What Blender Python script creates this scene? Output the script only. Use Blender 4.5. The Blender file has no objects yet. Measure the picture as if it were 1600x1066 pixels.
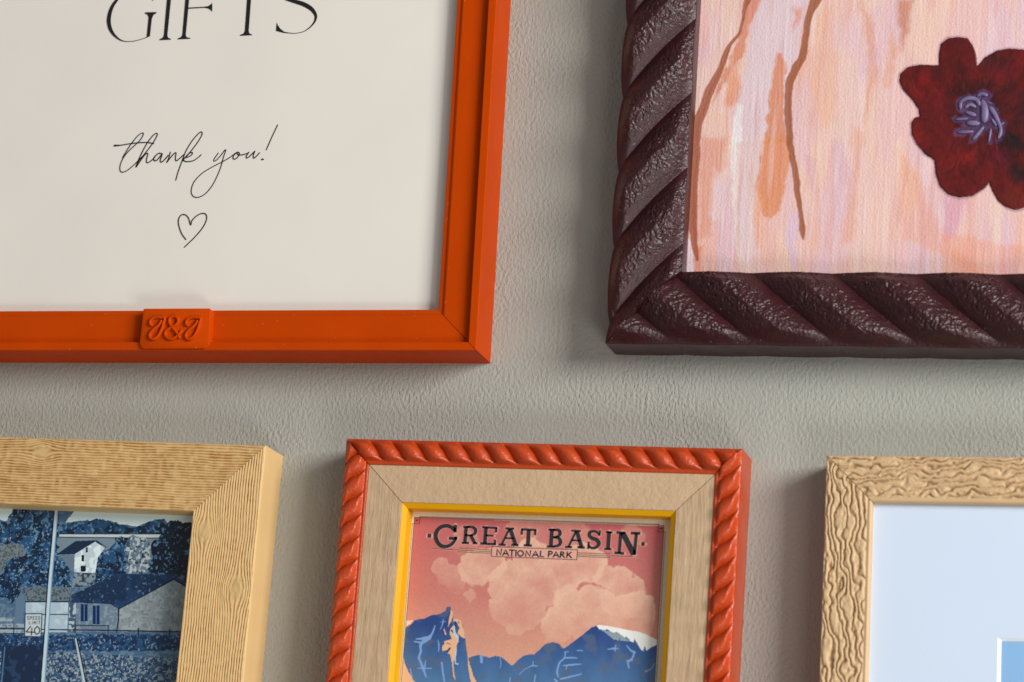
import bpy, math
import numpy as np
from mathutils import Matrix, Vector
sc = bpy.context.scene
# ------------------------------------------------------------------ camera
# the wall is the plane y = 0; its front faces -y; x to the right, z up; metres
cd = bpy.data.cameras.new('camera'); cam = bpy.data.objects.new('camera', cd); sc.collection.objects.link(cam)
cam.matrix_world = Matrix((
    (0.9701326654, -0.0100228758, 0.2423678060, 0.0),
    (0.2337646878, -0.2282021145, -0.9451337818, -1.0),
    (0.0647818043, 0.9735621895, -0.2190433311, 0.0),
    (0, 0, 0, 1)))
cd.sensor_width = 36.0; cd.lens = 99.9546; cd.clip_start = 0.02; cd.clip_end = 50
cd.dof.use_dof = True; cd.dof.focus_distance = 1.075; cd.dof.aperture_fstop = 14
sc.camera = cam
# ------------------------------------------------------------------ light
wd = bpy.data.worlds.new('World'); sc.world = wd; wd.use_nodes = True
nt = wd.node_tree; bg = nt.nodes['Background']
bg.inputs['Color'].default_value = (0.96, 0.99, 1.0, 1); bg.inputs['Strength'].default_value = 0.22
def area(name, loc, target, sx, sy, power, col):
    l = bpy.data.lights.new(name, 'AREA'); l.shape = 'RECTANGLE'; l.size = sx; l.size_y = sy
    l.energy = power; l.color = col
    o = bpy.data.objects.new(name, l); sc.collection.objects.link(o); o.location = loc
    d = Vector(target) - Vector(loc); o.rotation_euler = d.to_track_quat('-Z', 'Y').to_euler()
    return o
area('window_light', (1.72, -1.42, 0.75), (-0.15, 0, 0.2), 1.0, 0.85, 60.0, (1.0, 0.99, 0.975))
area('low_room_light', (0.75, -1.35, -0.95), (-0.15, 0, 0.2), 0.7, 0.5, 9.0, (1.0, 0.98, 0.96))
sc.view_settings.view_transform = 'Standard'; sc.view_settings.look = 'None'
sc.view_settings.exposure = 0.1; sc.view_settings.gamma = 1.0
sc.view_settings.use_curve_mapping = False

# ------------------------------------------------------------------ numeric helpers
def lin(c, k=1.12):
    c = np.asarray(c, float) / 255.0
    return np.clip(np.where(c <= .04045, c / 12.92, ((c + .055) / 1.055) ** 2.4) * k, 0, .9)
def _h(ix, iy, seed):
    n = (ix.astype(np.int64) * 374761393 + iy.astype(np.int64) * 668265263 + seed * 1442695041) & 0xffffffff
    n = ((n ^ (n >> 13)) * 1274126177) & 0xffffffff
    n = n ^ (n >> 16)
    return (n & 0xffff) / 65535.0
def vn(x, y, seed=0):
    ix = np.floor(x); iy = np.floor(y); fx = x - ix; fy = y - iy
    fx = fx * fx * (3 - 2 * fx); fy = fy * fy * (3 - 2 * fy)
    a = _h(ix, iy, seed); b = _h(ix + 1, iy, seed); c = _h(ix, iy + 1, seed); d = _h(ix + 1, iy + 1, seed)
    return (a * (1 - fx) + b * fx) * (1 - fy) + (c * (1 - fx) + d * fx) * fy
def fbm(x, y, seed=0, o=3):
    r = 0; a = .5; t = 0
    for i in range(o):
        r = r + a * vn(x * 2 ** i + 17.3 * i, y * 2 ** i + 9.1 * i, seed + i); t += a; a *= .5
    return r / t
def sstep(a, b, x):
    t = np.clip((x - a) / (b - a), 0, 1); return t * t * (3 - 2 * t)
def catmull(pts, n=6):
    p = np.array(pts, float); q = np.vstack([2 * p[0] - p[1], p, 2 * p[-1] - p[-2]]); out = []
    for i in range(1, len(q) - 2):
        for k in range(n):
            t = k / n
            out.append(.5 * ((2 * q[i]) + (-q[i - 1] + q[i + 1]) * t + (2 * q[i - 1] - 5 * q[i] + 4 * q[i + 1] - q[i + 2]) * t * t + (-q[i - 1] + 3 * q[i] - 3 * q[i + 1] + q[i + 2]) * t ** 3))
    out.append(q[-2]); return np.array(out)

# ------------------------------------------------------------------ object helpers
def link(name, me, mat, parent=None):
    o = bpy.data.objects.new(name, me); sc.collection.objects.link(o)
    if mat: me.materials.append(mat)
    if parent: o.parent = parent
    return o
def np_mesh(name, co, quads=None, col=None, smooth=True, sharp=None, extra=None):
    me = bpy.data.meshes.new(name)
    nq = 0 if quads is None else len(quads)
    loops = [] if quads is None else [quads.ravel()]
    sizes = [4] * nq
    if extra:
        for f in extra: loops.append(np.array(f)); sizes.append(len(f))
    loops = np.concatenate(loops).astype(np.int32); sizes = np.array(sizes, np.int32)
    me.vertices.add(len(co)); me.vertices.foreach_set('co', np.ascontiguousarray(co, np.float32).ravel())
    me.loops.add(len(loops)); me.loops.foreach_set('vertex_index', loops)
    me.polygons.add(len(sizes)); st = np.concatenate([[0], np.cumsum(sizes)[:-1]]).astype(np.int32)
    me.polygons.foreach_set('loop_start', st)
    me.polygons.foreach_set('loop_total', sizes)
    me.update(calc_edges=True)
    me.polygons.foreach_set('use_smooth', np.full(len(sizes), smooth))
    if col is not None:
        a = me.color_attributes.new('Col', 'FLOAT_COLOR', 'POINT')
        a.data.foreach_set('color', np.c_[col.reshape(-1, 3), np.ones(len(co))].astype(np.float32).ravel())
    if sharp: me.set_sharp_from_angle(angle=math.radians(sharp))
    me.validate()
    return me
def P3(x, y, h):   # frame-local mm -> local metres (h = distance off the wall)
    return np.stack([x * .001, -h * .001 + 0 * x, y * .001], -1)
def grid_quads(nr, nc, flip=False):
    i = np.arange(nr - 1)[:, None] * nc + np.arange(nc - 1)[None, :]
    q = np.stack([i, i + 1, i + nc + 1, i + nc], -1).reshape(-1, 4)
    return q[:, ::-1] if flip else q
def tag(o, label=None, cat=None, group=None, kind=None):
    if label: o['label'] = label
    if cat: o['category'] = cat
    if group: o['group'] = group
    if kind: o['kind'] = kind
def frame_root(loc, deg, label):
    o = bpy.data.objects.new('picture_frame', None); sc.collection.objects.link(o)
    o.empty_display_size = .02
    o.location = (loc[0], 0, loc[1]); o.rotation_euler = (0, -math.radians(deg), 0)
    tag(o, label, 'picture frame', 'framed pictures hung on the grey wall')
    return o
def dense(a, b, d0, d1, fine, coarse):
    """coordinates from a to b, fine between d0 and d1"""
    d0 = min(max(a, d0), b - 1e-3); d1 = max(min(b, d1), d0 + 1e-3); parts = []
    if d0 > a: parts.append(np.linspace(a, d0, max(2, int((d0 - a) / coarse)), endpoint=False))
    parts.append(np.linspace(d0, d1, int((d1 - d0) / fine) + 2, endpoint=d1 >= b))
    if d1 < b: parts.append(np.linspace(d1, b, max(2, int((b - d1) / coarse))))
    return np.concatenate(parts)
def member(name, side, rect, prof, mat, parent, disp=None, shift=None, see=None, fine=.5, gap=.1, sharp=40, w0=0.0, colf=None, coarse=6):
    """one mitred length of moulding. prof: [(w, h)] from the wall outside, over the face, down inside"""
    x0, y0, x1, y1 = rect
    L0, L1 = (x0, x1) if side in ('top', 'bottom') else (y0, y1)
    see = see or (L0, L1)
    t = dense(L0, L1, see[0], see[1], fine, coarse)
    s = (t - L0) / (L1 - L0)
    pr = np.array(prof, float); w = pr[:, 0][:, None]; h = pr[:, 1][:, None] + 0 * s[None]
    lo = L0 + w + gap; hi = L1 - w - gap
    T = lo + (hi - lo) * s[None]
    # keep the sampling aligned with t away from the mitres
    T = np.clip(t[None], lo, hi) + 0 * w
    Wc = w + 0 * T
    if disp is not None: h = h + disp(T, Wc)
    Ws = Wc + (shift(T, Wc) if shift is not None else 0)
    if side == 'top': X, Y = T, y1 - Ws
    elif side == 'bottom': X, Y = T, y0 + Ws
    elif side == 'left': X, Y = x0 + Ws, T
    else: X, Y = x1 - Ws, T
    nr, nc = T.shape
    co = P3(X, Y, h).reshape(-1, 3)
    q = grid_quads(nr, nc, flip=side in ('bottom', 'right'))
    # drop collapsed quads where the mitre clamps the rows
    Tf = T.ravel()
    keep = (np.abs(Tf[q[:, 0]] - Tf[q[:, 1]]) + np.abs(Tf[q[:, 2]] - Tf[q[:, 3]])) > 1e-6
    if side in ('bottom', 'right'):
        keep = (np.abs(Tf[q[:, 0]] - Tf[q[:, 1]]) + np.abs(Tf[q[:, 2]] - Tf[q[:, 3]])) > 1e-6
    q = q[keep]
    cap = [list(np.arange(nr) * nc), list((np.arange(nr) * nc + nc - 1)[::-1])]
    col = colf(T, Wc).reshape(-1, 3) if colf else None
    me = np_mesh(name, co, q, col=col, extra=cap, sharp=sharp)
    return link(name, me, mat, parent)
def rows(*knots):
    """profile with extra rows: knots (w, h, n) n = subdivisions to the next knot"""
    out = []
    for i in range(len(knots) - 1):
        a, b = knots[i], knots[i + 1]
        for k in range(a[2]): out.append((a[0] + (b[0] - a[0]) * k / a[2], a[1] + (b[1] - a[1]) * k / a[2]))
    out.append(knots[-1][:2]); return out

# ------------------------------------------------------------------ flat marks
def ribbon_data(pts, smooth=True, cap=True):
    p = np.array(pts, float)
    if smooth and len(p) > 2: p = catmull(p)
    d = np.gradient(p[:, :2], axis=0); d /= np.maximum(np.linalg.norm(d, axis=1), 1e-9)[:, None]
    n = np.stack([-d[:, 1], d[:, 0]], 1)
    a = p[:, :2] + n * p[:, 2:3] / 2; b = p[:, :2] - n * p[:, 2:3] / 2
    V = np.concatenate([a, b]); m = len(p)
    F = [[i, i + 1, m + i + 1, m + i][::-1] for i in range(m - 1)]
    V = list(map(tuple, V))
    if cap:
        for c, dd, r in ((p[0, :2], -d[0], p[0, 2] / 2), (p[-1, :2], d[-1], p[-1, 2] / 2)):
            k = len(V); a0 = math.atan2(dd[1], dd[0])
            V += [(c[0] + r * math.cos(a0 + x), c[1] + r * math.sin(a0 + x)) for x in np.linspace(-1.571, 1.571, 8)]
            F.append(list(range(k, k + 8)))
    return V, F
def marks(name, h, mat, parent, ribbons=(), polys=(), butts=(), smooth=True):
    V = []; F = []
    for r in ribbons:
        v, f = ribbon_data(r, smooth); k = len(V); V += v; F += [[i + k for i in g] for g in f]
    for r in butts:
        v, f = ribbon_data(r, False, False); k = len(V); V += v; F += [[i + k for i in g] for g in f]
    for p in polys:
        k = len(V); V += [tuple(q[:2]) for q in p]; F.append([k + i for i in range(len(p))])
    V = np.array(V)
    me = bpy.data.meshes.new(name)
    me.from_pydata([tuple(c) for c in P3(V[:, 0], V[:, 1], np.full(len(V), float(h)))], [], F)
    # all marks face the room
    import bmesh
    bm = bmesh.new(); bm.from_mesh(me); bm.normal_update()
    for f in bm.faces:
        if f.normal.y > 0: f.normal_flip()
    bmesh.ops.triangulate(bm, faces=[f for f in bm.faces if len(f.verts) > 4])
    bm.to_mesh(me); bm.free()
    return link(name, me, mat, parent)
def tube(pts, r, h, sides=12, squash=.8, V=None, F=None, taper=True):
    p = catmull(pts, 8); n = len(p)
    rr = np.full(n, r) if p.shape[1] < 3 else p[:, 2] / 2
    d = np.gradient(p[:, :2], axis=0); d /= np.maximum(np.linalg.norm(d, axis=1), 1e-9)[:, None]
    nn = np.stack([-d[:, 1], d[:, 0]], 1); k = len(V)
    if taper:
        e = np.minimum(np.arange(n), np.arange(n)[::-1]) / 4.0
        rr = rr * np.sqrt(np.clip(1 - (1 - np.clip(e, 0, 1)) ** 2, .02, 1))
    for i in range(n):
        for a in np.linspace(0, 2 * math.pi, sides, endpoint=False):
            q = p[i, :2] + nn[i] * math.cos(a) * rr[i]
            V.append((q[0] * .001, -(h + math.sin(a) * rr[i] * squash) * .001, q[1] * .001))
    for i in range(n - 1):
        for a in range(sides):
            b = (a + 1) % sides
            F.append((k + i * sides + a, k + (i + 1) * sides + a, k + (i + 1) * sides + b, k + i * sides + b))
    F.append(tuple(k + a for a in range(sides))); F.append(tuple(k + (n - 1) * sides + a for a in range(sides))[::-1])

# ------------------------------------------------------------------ painting on a dense vertex grid
class Canvas:
    def __init__(s, xs, ys, base):
        s.xs, s.ys = xs, ys
        s.X, s.Y = np.meshgrid(xs, ys); s.C = np.zeros(s.X.shape + (3,)) + lin(base); s.H = np.zeros(s.X.shape)
    def _box(s, p, pad):
        x0, y0 = p[:, 0].min() - pad, p[:, 1].min() - pad; x1, y1 = p[:, 0].max() + pad, p[:, 1].max() + pad
        i0, i1 = np.searchsorted(s.ys, [y0, y1]); j0, j1 = np.searchsorted(s.xs, [x0, x1])
        return slice(max(i0 - 1, 0), i1 + 1), slice(max(j0 - 1, 0), j1 + 1)
    def mask(s, pts, jit=0, jf=1.0, seed=0, soft=0):
        p = np.array([q[:2] for q in pts], float); b = s._box(p, jit + soft + .3); X = s.X[b]; Y = s.Y[b]
        if jit:
            X = X + (fbm(s.X[b] / jf, s.Y[b] / jf, seed) - .5) * 2 * jit; Y = Y + (fbm(s.X[b] / jf + 31, s.Y[b] / jf, seed + 5) - .5) * 2 * jit
        ins = np.zeros(X.shape, bool)
        D = np.full(X.shape, 1e9) if soft else None
        for k in range(len(p)):
            x0, y0 = p[k - 1]; x1, y1 = p[k]
            c = (y0 > Y) != (y1 > Y)
            with np.errstate(divide='ignore', invalid='ignore'):
                xi = x0 + (Y - y0) * (x1 - x0) / (y1 - y0 if y1 != y0 else 1e-9)
            ins ^= c & (X < xi)
            if soft:
                dx, dy = x1 - x0, y1 - y0; L = dx * dx + dy * dy + 1e-9
                t = np.clip(((X - x0) * dx + (Y - y0) * dy) / L, 0, 1)
                D = np.minimum(D, (X - x0 - t * dx) ** 2 + (Y - y0 - t * dy) ** 2)
        if soft:
            D = np.sqrt(D) * np.where(ins, 1, -1); return b, sstep(-soft, soft, D)
        return b, ins.astype(float)
    def put(s, b, m, col, al=1.0):
        c = lin(col) if not isinstance(col, np.ndarray) else col
        m = (m * al)[..., None]; s.C[b] = s.C[b] * (1 - m) + c * m
    def poly(s, pts, col, al=1.0, **k):
        b, m = s.mask(pts, **k); s.put(b, m, col, al)
    def stroke(s, pts, col, al=1.0, jit=0, jf=1.0, seed=0, soft=.08, smooth=True):
        p = np.array(pts, float)
        if smooth and len(p) > 2: p = catmull(p, 4)
        b = s._box(p, p[:, 2].max() + jit + .3); X = s.X[b]; Y = s.Y[b]
        if jit:
            X = X + (fbm(s.X[b] / jf, s.Y[b] / jf, seed) - .5) * 2 * jit; Y = Y + (fbm(s.X[b] / jf + 31, s.Y[b] / jf, seed + 5) - .5) * 2 * jit
        D = np.full(X.shape, -1e9)
        for k in range(1, len(p)):
            x0, y0, w0 = p[k - 1]; x1, y1, w1 = p[k]; dx, dy = x1 - x0, y1 - y0; L = dx * dx + dy * dy + 1e-9
            t = np.clip(((X - x0) * dx + (Y - y0) * dy) / L, 0, 1)
            D = np.maximum(D, (w0 + (w1 - w0) * t) / 2 - np.hypot(X - x0 - t * dx, Y - y0 - t * dy))
        m = sstep(-soft, soft, D); s.put(b, m, col, al); return b, m
    def blob(s, x, y, r, col, al=1.0, jit=.3, jf=1.5, seed=0, soft=.5):
        b = s._box(np.array([[x - r, y - r], [x + r, y + r]]), r * soft + 1)
        X = s.X[b]; Y = s.Y[b]; d = np.hypot(X - x, Y - y) / r + (fbm(X / jf, Y / jf, seed) - .5) * jit * 2
        m = 1 - sstep(1 - soft, 1 + soft * .3, d); s.put(b, m, col, al)
    def build(s, name, h, mat, parent, keep=None):
        q = grid_quads(*s.X.shape)
        if keep is not None:
            k = keep.ravel(); q = q[k[q].all(1)]
            used = np.zeros(k.size, bool); used[q] = True; mp = np.cumsum(used) - 1
            co = P3(s.X, s.Y, h + s.H).reshape(-1, 3)[used]; col = s.C.reshape(-1, 3)[used]; q = mp[q]
        else: co = P3(s.X, s.Y, h + s.H).reshape(-1, 3); col = s.C.reshape(-1, 3)
        return link(name, np_mesh(name, co, q, col=col), mat, parent)

# ------------------------------------------------------------------ materials
def material(name, base=None, rough=.5, spec=.5, bumps=(), coat=0, coat_r=.1, vcol=False, var=0, varscale=60, dust=0, rvar=0):
    m = bpy.data.materials.new(name); m.use_nodes = True; t = m.node_tree; b = t.nodes['Principled BSDF']
    b.inputs['Roughness'].default_value = rough; b.inputs['Specular IOR Level'].default_value = spec
    b.inputs['Coat Weight'].default_value = coat; b.inputs['Coat Roughness'].default_value = coat_r
    tc = t.nodes.new('ShaderNodeTexCoord')
    src = None
    if vcol:
        a = t.nodes.new('ShaderNodeVertexColor'); a.layer_name = 'Col'; src = a.outputs['Color']
    else:
        r = t.nodes.new('ShaderNodeRGB'); r.outputs[0].default_value = (*base, 1); src = r.outputs[0]
    if var:
        n = t.nodes.new('ShaderNodeTexNoise'); n.inputs['Scale'].default_value = varscale; n.inputs['Detail'].default_value = 5
        t.links.new(tc.outputs['Object'], n.inputs['Vector'])
        mr = t.nodes.new('ShaderNodeMapRange'); mr.inputs['From Min'].default_value = .3; mr.inputs['From Max'].default_value = .7
        mr.inputs['To Min'].default_value = 1 - var; mr.inputs['To Max'].default_value = 1 + var
        t.links.new(n.outputs['Fac'], mr.inputs['Value'])
        mx = t.nodes.new('ShaderNodeVectorMath'); mx.operation = 'SCALE'
        t.links.new(src, mx.inputs[0]); t.links.new(mr.outputs[0], mx.inputs['Scale']); src = mx.outputs[0]
    if dust:
        n = t.nodes.new('ShaderNodeTexNoise'); n.inputs['Scale'].default_value = 700; n.inputs['Detail'].default_value = 1
        t.links.new(tc.outputs['Object'], n.inputs['Vector'])
        mr = t.nodes.new('ShaderNodeMapRange'); mr.inputs['From Min'].default_value = .735; mr.inputs['From Max'].default_value = .78
        mr.inputs['To Max'].default_value = dust
        t.links.new(n.outputs['Fac'], mr.inputs['Value'])
        mi = t.nodes.new('ShaderNodeMix'); mi.data_type = 'RGBA'; mi.inputs[7].default_value = (.6, .56, .52, 1)
        t.links.new(mr.outputs[0], mi.inputs[0]); t.links.new(src, mi.inputs[6]); src = mi.outputs[2]
    t.links.new(src, b.inputs['Base Color'])
    if rvar:
        n = t.nodes.new('ShaderNodeTexNoise'); n.inputs['Scale'].default_value = 90; n.inputs['Detail'].default_value = 4
        t.links.new(tc.outputs['Object'], n.inputs['Vector'])
        mr = t.nodes.new('ShaderNodeMapRange'); mr.inputs['To Min'].default_value = rough - rvar; mr.inputs['To Max'].default_value = rough + rvar
        mr.inputs['From Min'].default_value = .3; mr.inputs['From Max'].default_value = .7
        t.links.new(n.outputs['Fac'], mr.inputs['Value']); t.links.new(mr.outputs[0], b.inputs['Roughness'])
    prev = None
    for (kind, scale, dist, stretch, detail) in bumps:
        mp = t.nodes.new('ShaderNodeMapping'); mp.inputs['Scale'].default_value = stretch
        t.links.new(tc.outputs['Object'], mp.inputs['Vector'])
        if kind == 'noise':
            n = t.nodes.new('ShaderNodeTexNoise'); n.inputs['Detail'].default_value = detail; n.inputs['Roughness'].default_value = .55; out = n.outputs['Fac']
        elif kind == 'ridge':
            n = t.nodes.new('ShaderNodeTexNoise'); n.noise_type = 'RIDGED_MULTIFRACTAL'; n.inputs['Detail'].default_value = detail; out = n.outputs['Fac']
        else:
            n = t.nodes.new('ShaderNodeTexVoronoi'); out = n.outputs['Distance']
        n.inputs['Scale'].default_value = scale
        t.links.new(mp.outputs[0], n.inputs['Vector'])
        bp = t.nodes.new('ShaderNodeBump'); bp.inputs['Distance'].default_value = dist; bp.inputs['Strength'].default_value = 1
        t.links.new(out, bp.inputs['Height'])
        if prev: t.links.new(prev, bp.inputs['Normal'])
        prev = bp.outputs[0]
    if prev: t.links.new(prev, b.inputs['Normal'])
    return m
U = (1, 1, 1)
M = {}
M['wall'] = material('painted_wall', lin((160, 160, 151)), .7, .25, var=.05, varscale=7,
    bumps=[('noise', 900, .0008, (1, 1, .65), 2), ('noise', 240, .0002, U, 2), ('noise', 20, .0010, U, 2)])
M['orange'] = material('orange_paint', dust=.12, base=(.53, .054, .0006), rough=.5, spec=.05, var=.05, varscale=40, rvar=.06, bumps=[('noise', 900, .00004, (1, 1, 1), 2), ('noise', 60, .0001, U, 2)])
M['paper'] = material('cream_paper', lin((220, 214, 204)), .6, .3, var=.02, varscale=25, bumps=[('noise', 12, .0006, U, 1)])
M['ink'] = material('black_ink', (.012, .012, .013), .55, .3)
M['maroon'] = material('maroon_satin', dust=.2, base=(.040, .0068, .0082), rough=.37, spec=.5, var=.2, varscale=200, rvar=.07, bumps=[('noise', 900, .00022, U, 3), ('noise', 2200, .00005, U, 2)])
M['paint'] = material('acrylic_paint', None, .55, .35, vcol=True, bumps=[('noise', 1100, .0002, U, 3), ('noise', 500, .00006, (2.5, 1, .4), 2)])
M['petal'] = material('flower_paint', None, .42, .45, vcol=True, bumps=[('noise', 700, .0001, (1.4, 1, .6), 3)])
M['lavender'] = material('lavender_paint', lin((116, 100, 138), 1), .45, .5, var=.35, varscale=260)
M['pine'] = material('pine_wood', vcol=True, rough=.55, spec=.35, bumps=[('noise', 1500, .00005, U, 2)])
M['ropeorange'] = material('terracotta_orange', (.50, .052, .005), .36, .55, var=.06, varscale=150, rvar=.07, bumps=[('noise', 900, .00022, U, 3)])
M['panel'] = material('tan_stucco_paint', (.57, .39, .235), .6, .35, var=.04, varscale=120, bumps=[('noise', 520, .00035, U, 2), ('noise', 1500, .00006, U, 2)])
M['panelgrain'] = material('tan_wood_grain', (.52, .36, .215), .6, .35, var=.08, varscale=160, bumps=[('noise', 480, .0006, (1, 1, .12), 4), ('noise', 1400, .00012, (1, 1, .3), 2)])
M['gold'] = material('yellow_gold_paint', (.78, .38, .001), .5, .15, var=.04, varscale=60, bumps=[('noise', 500, .00003, U, 2)])
M['poster'] = material('poster_print', vcol=True, rough=.55, spec=.35, bumps=[('noise', 1600, .00004, U, 3)])
M['posterink'] = material('charcoal_ink', (.03, .028, .032), .5, .3)
M['photo'] = material('glossy_photo', vcol=True, rough=.38, spec=.4, coat=.2, coat_r=.15, bumps=[('noise', 300, .00004, U, 2)])
M['bark'] = material('carved_oak', vcol=True, rough=.5, spec=.35, bumps=[('noise', 1400, .00006, U, 2)])
M['mat'] = material('pale_blue_mat', lin((197, 210, 227)), .6, .3, var=.015, varscale=15)
M['bevel'] = material('white_mat_core', (.88, .9, .9), .6, .3)
M['bluepic'] = material('blue_print', lin((130, 172, 212)), .5, .3, var=.08, varscale=30)
M['back'] = material('backing_card', (.2, .16, .12), .8, .2)

# smoother and rougher patches in the wall's roller texture
_t = M['wall'].node_tree
_n = _t.nodes.new('ShaderNodeTexNoise'); _n.inputs['Scale'].default_value = 22; _n.inputs['Detail'].default_value = 3
_c = [x for x in _t.nodes if x.type == 'TEX_COORD'][0]; _t.links.new(_c.outputs['Object'], _n.inputs['Vector'])
_m = _t.nodes.new('ShaderNodeMapRange'); _m.inputs['From Min'].default_value = .35; _m.inputs['From Max'].default_value = .68
_m.inputs['To Min'].default_value = .4; _m.inputs['To Max'].default_value = 1.0
_t.links.new(_n.outputs['Fac'], _m.inputs['Value'])
for _b in [x for x in _t.nodes if x.type == 'BUMP'][:2]: _t.links.new(_m.outputs[0], _b.inputs['Strength'])

# ------------------------------------------------------------------ drawn outlines, in millimetres on each frame
GIFTS_P = [[(-143.91,137.53),(-139.27,137.51),(-139.08,137.09),(-140.36,136.3),(-140.83,134.83),(-141.0,127.58),(-142.31,127.18),(-142.23,135.46),(-142.77,136.52),(-143.87,137.06)],[(-135.09,150.4),(-133.59,150.35),(-133.56,142.32),(-133.81,127.83),(-133.42,126.78),(-132.19,126.31),(-132.16,126.01),(-136.92,125.9),(-136.95,126.29),(-135.66,126.84),(-135.24,127.87),(-135.21,142.37)],[(-136.69,150.9),(-131.9,150.89),(-131.87,150.53),(-133.57,150.11),(-135.13,150.16),(-136.66,150.51)],[(-127.6,150.15),(-126.02,150.1),(-126.03,142.09),(-126.21,127.61),(-125.7,126.77),(-124.18,126.44),(-124.16,126.14),(-129.43,126.05),(-129.46,126.38),(-128.08,126.93),(-127.62,127.8),(-127.58,142.14)],[(-129.2,150.65),(-114.62,150.62),(-114.68,147.65),(-115.39,149.16),(-117.55,150.12),(-126.17,150.11),(-129.16,150.26)],[(-126.19,138.95),(-119.61,139.11),(-117.85,139.32),(-116.73,140.17),(-116.42,140.66),(-116.21,138.83),(-116.16,136.85),(-116.84,137.81),(-118.07,138.44),(-119.57,138.69),(-126.21,138.51)],[(-102.11,149.02),(-100.49,148.97),(-100.56,141.29),(-100.51,128.65),(-100.14,127.62),(-98.92,127.09),(-98.91,126.91),(-103.83,126.78),(-103.91,127.14),(-102.49,127.68),(-102.04,128.7),(-102.16,141.34)],[(-108.43,146.86),(-108.08,149.81),(-93.94,149.93),(-93.72,146.97),(-94.71,148.48),(-96.85,149.44),(-105.67,149.19),(-107.39,148.6)],[(-89.34,131.85),(-88.81,130.66),(-87.67,129.17),(-86.12,127.96),(-84.62,127.33),(-86.38,127.52),(-89.37,128.4)]]
GIFTS_S = [[(-141.02,142.2,0.16),(-141.66,144.36,0.79),(-144.1,146.52,0.53),(-147.2,147.66,0.26),(-150.19,147.46,0.37),(-153.09,146.21,0.69),(-155.04,144.48,1.01),(-156.25,142.88,1.16),(-157.5,140.98,1.38),(-158.35,138.77,1.53),(-158.75,136.25,1.64),(-158.71,134.17,1.64),(-158.0,131.62,1.48),(-156.52,129.2,1.11),(-154.38,127.21,0.69),(-152.18,126.06,0.34),(-149.75,125.69,0.24),(-147.07,125.89,0.24),(-144.14,126.61,0.24),(-141.97,127.37,0.32)],[(-79.32,146.21,0.37),(-82.09,148.07,0.32),(-85.63,148.54,0.42),(-88.19,147.53,0.79),(-89.36,145.65,1.11),(-89.06,143.58,1.27),(-86.87,141.75,1.38),(-82.97,140.28,1.53),(-79.08,138.93,1.69),(-76.04,137.16,1.59),(-74.27,135.21,1.27),(-73.67,133.44,1.01),(-74.16,131.41,0.69),(-75.76,129.41,0.48),(-77.97,127.87,0.29),(-81.12,127.2,0.21),(-84.04,127.37,0.26),(-86.41,127.82,0.42)]]
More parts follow.
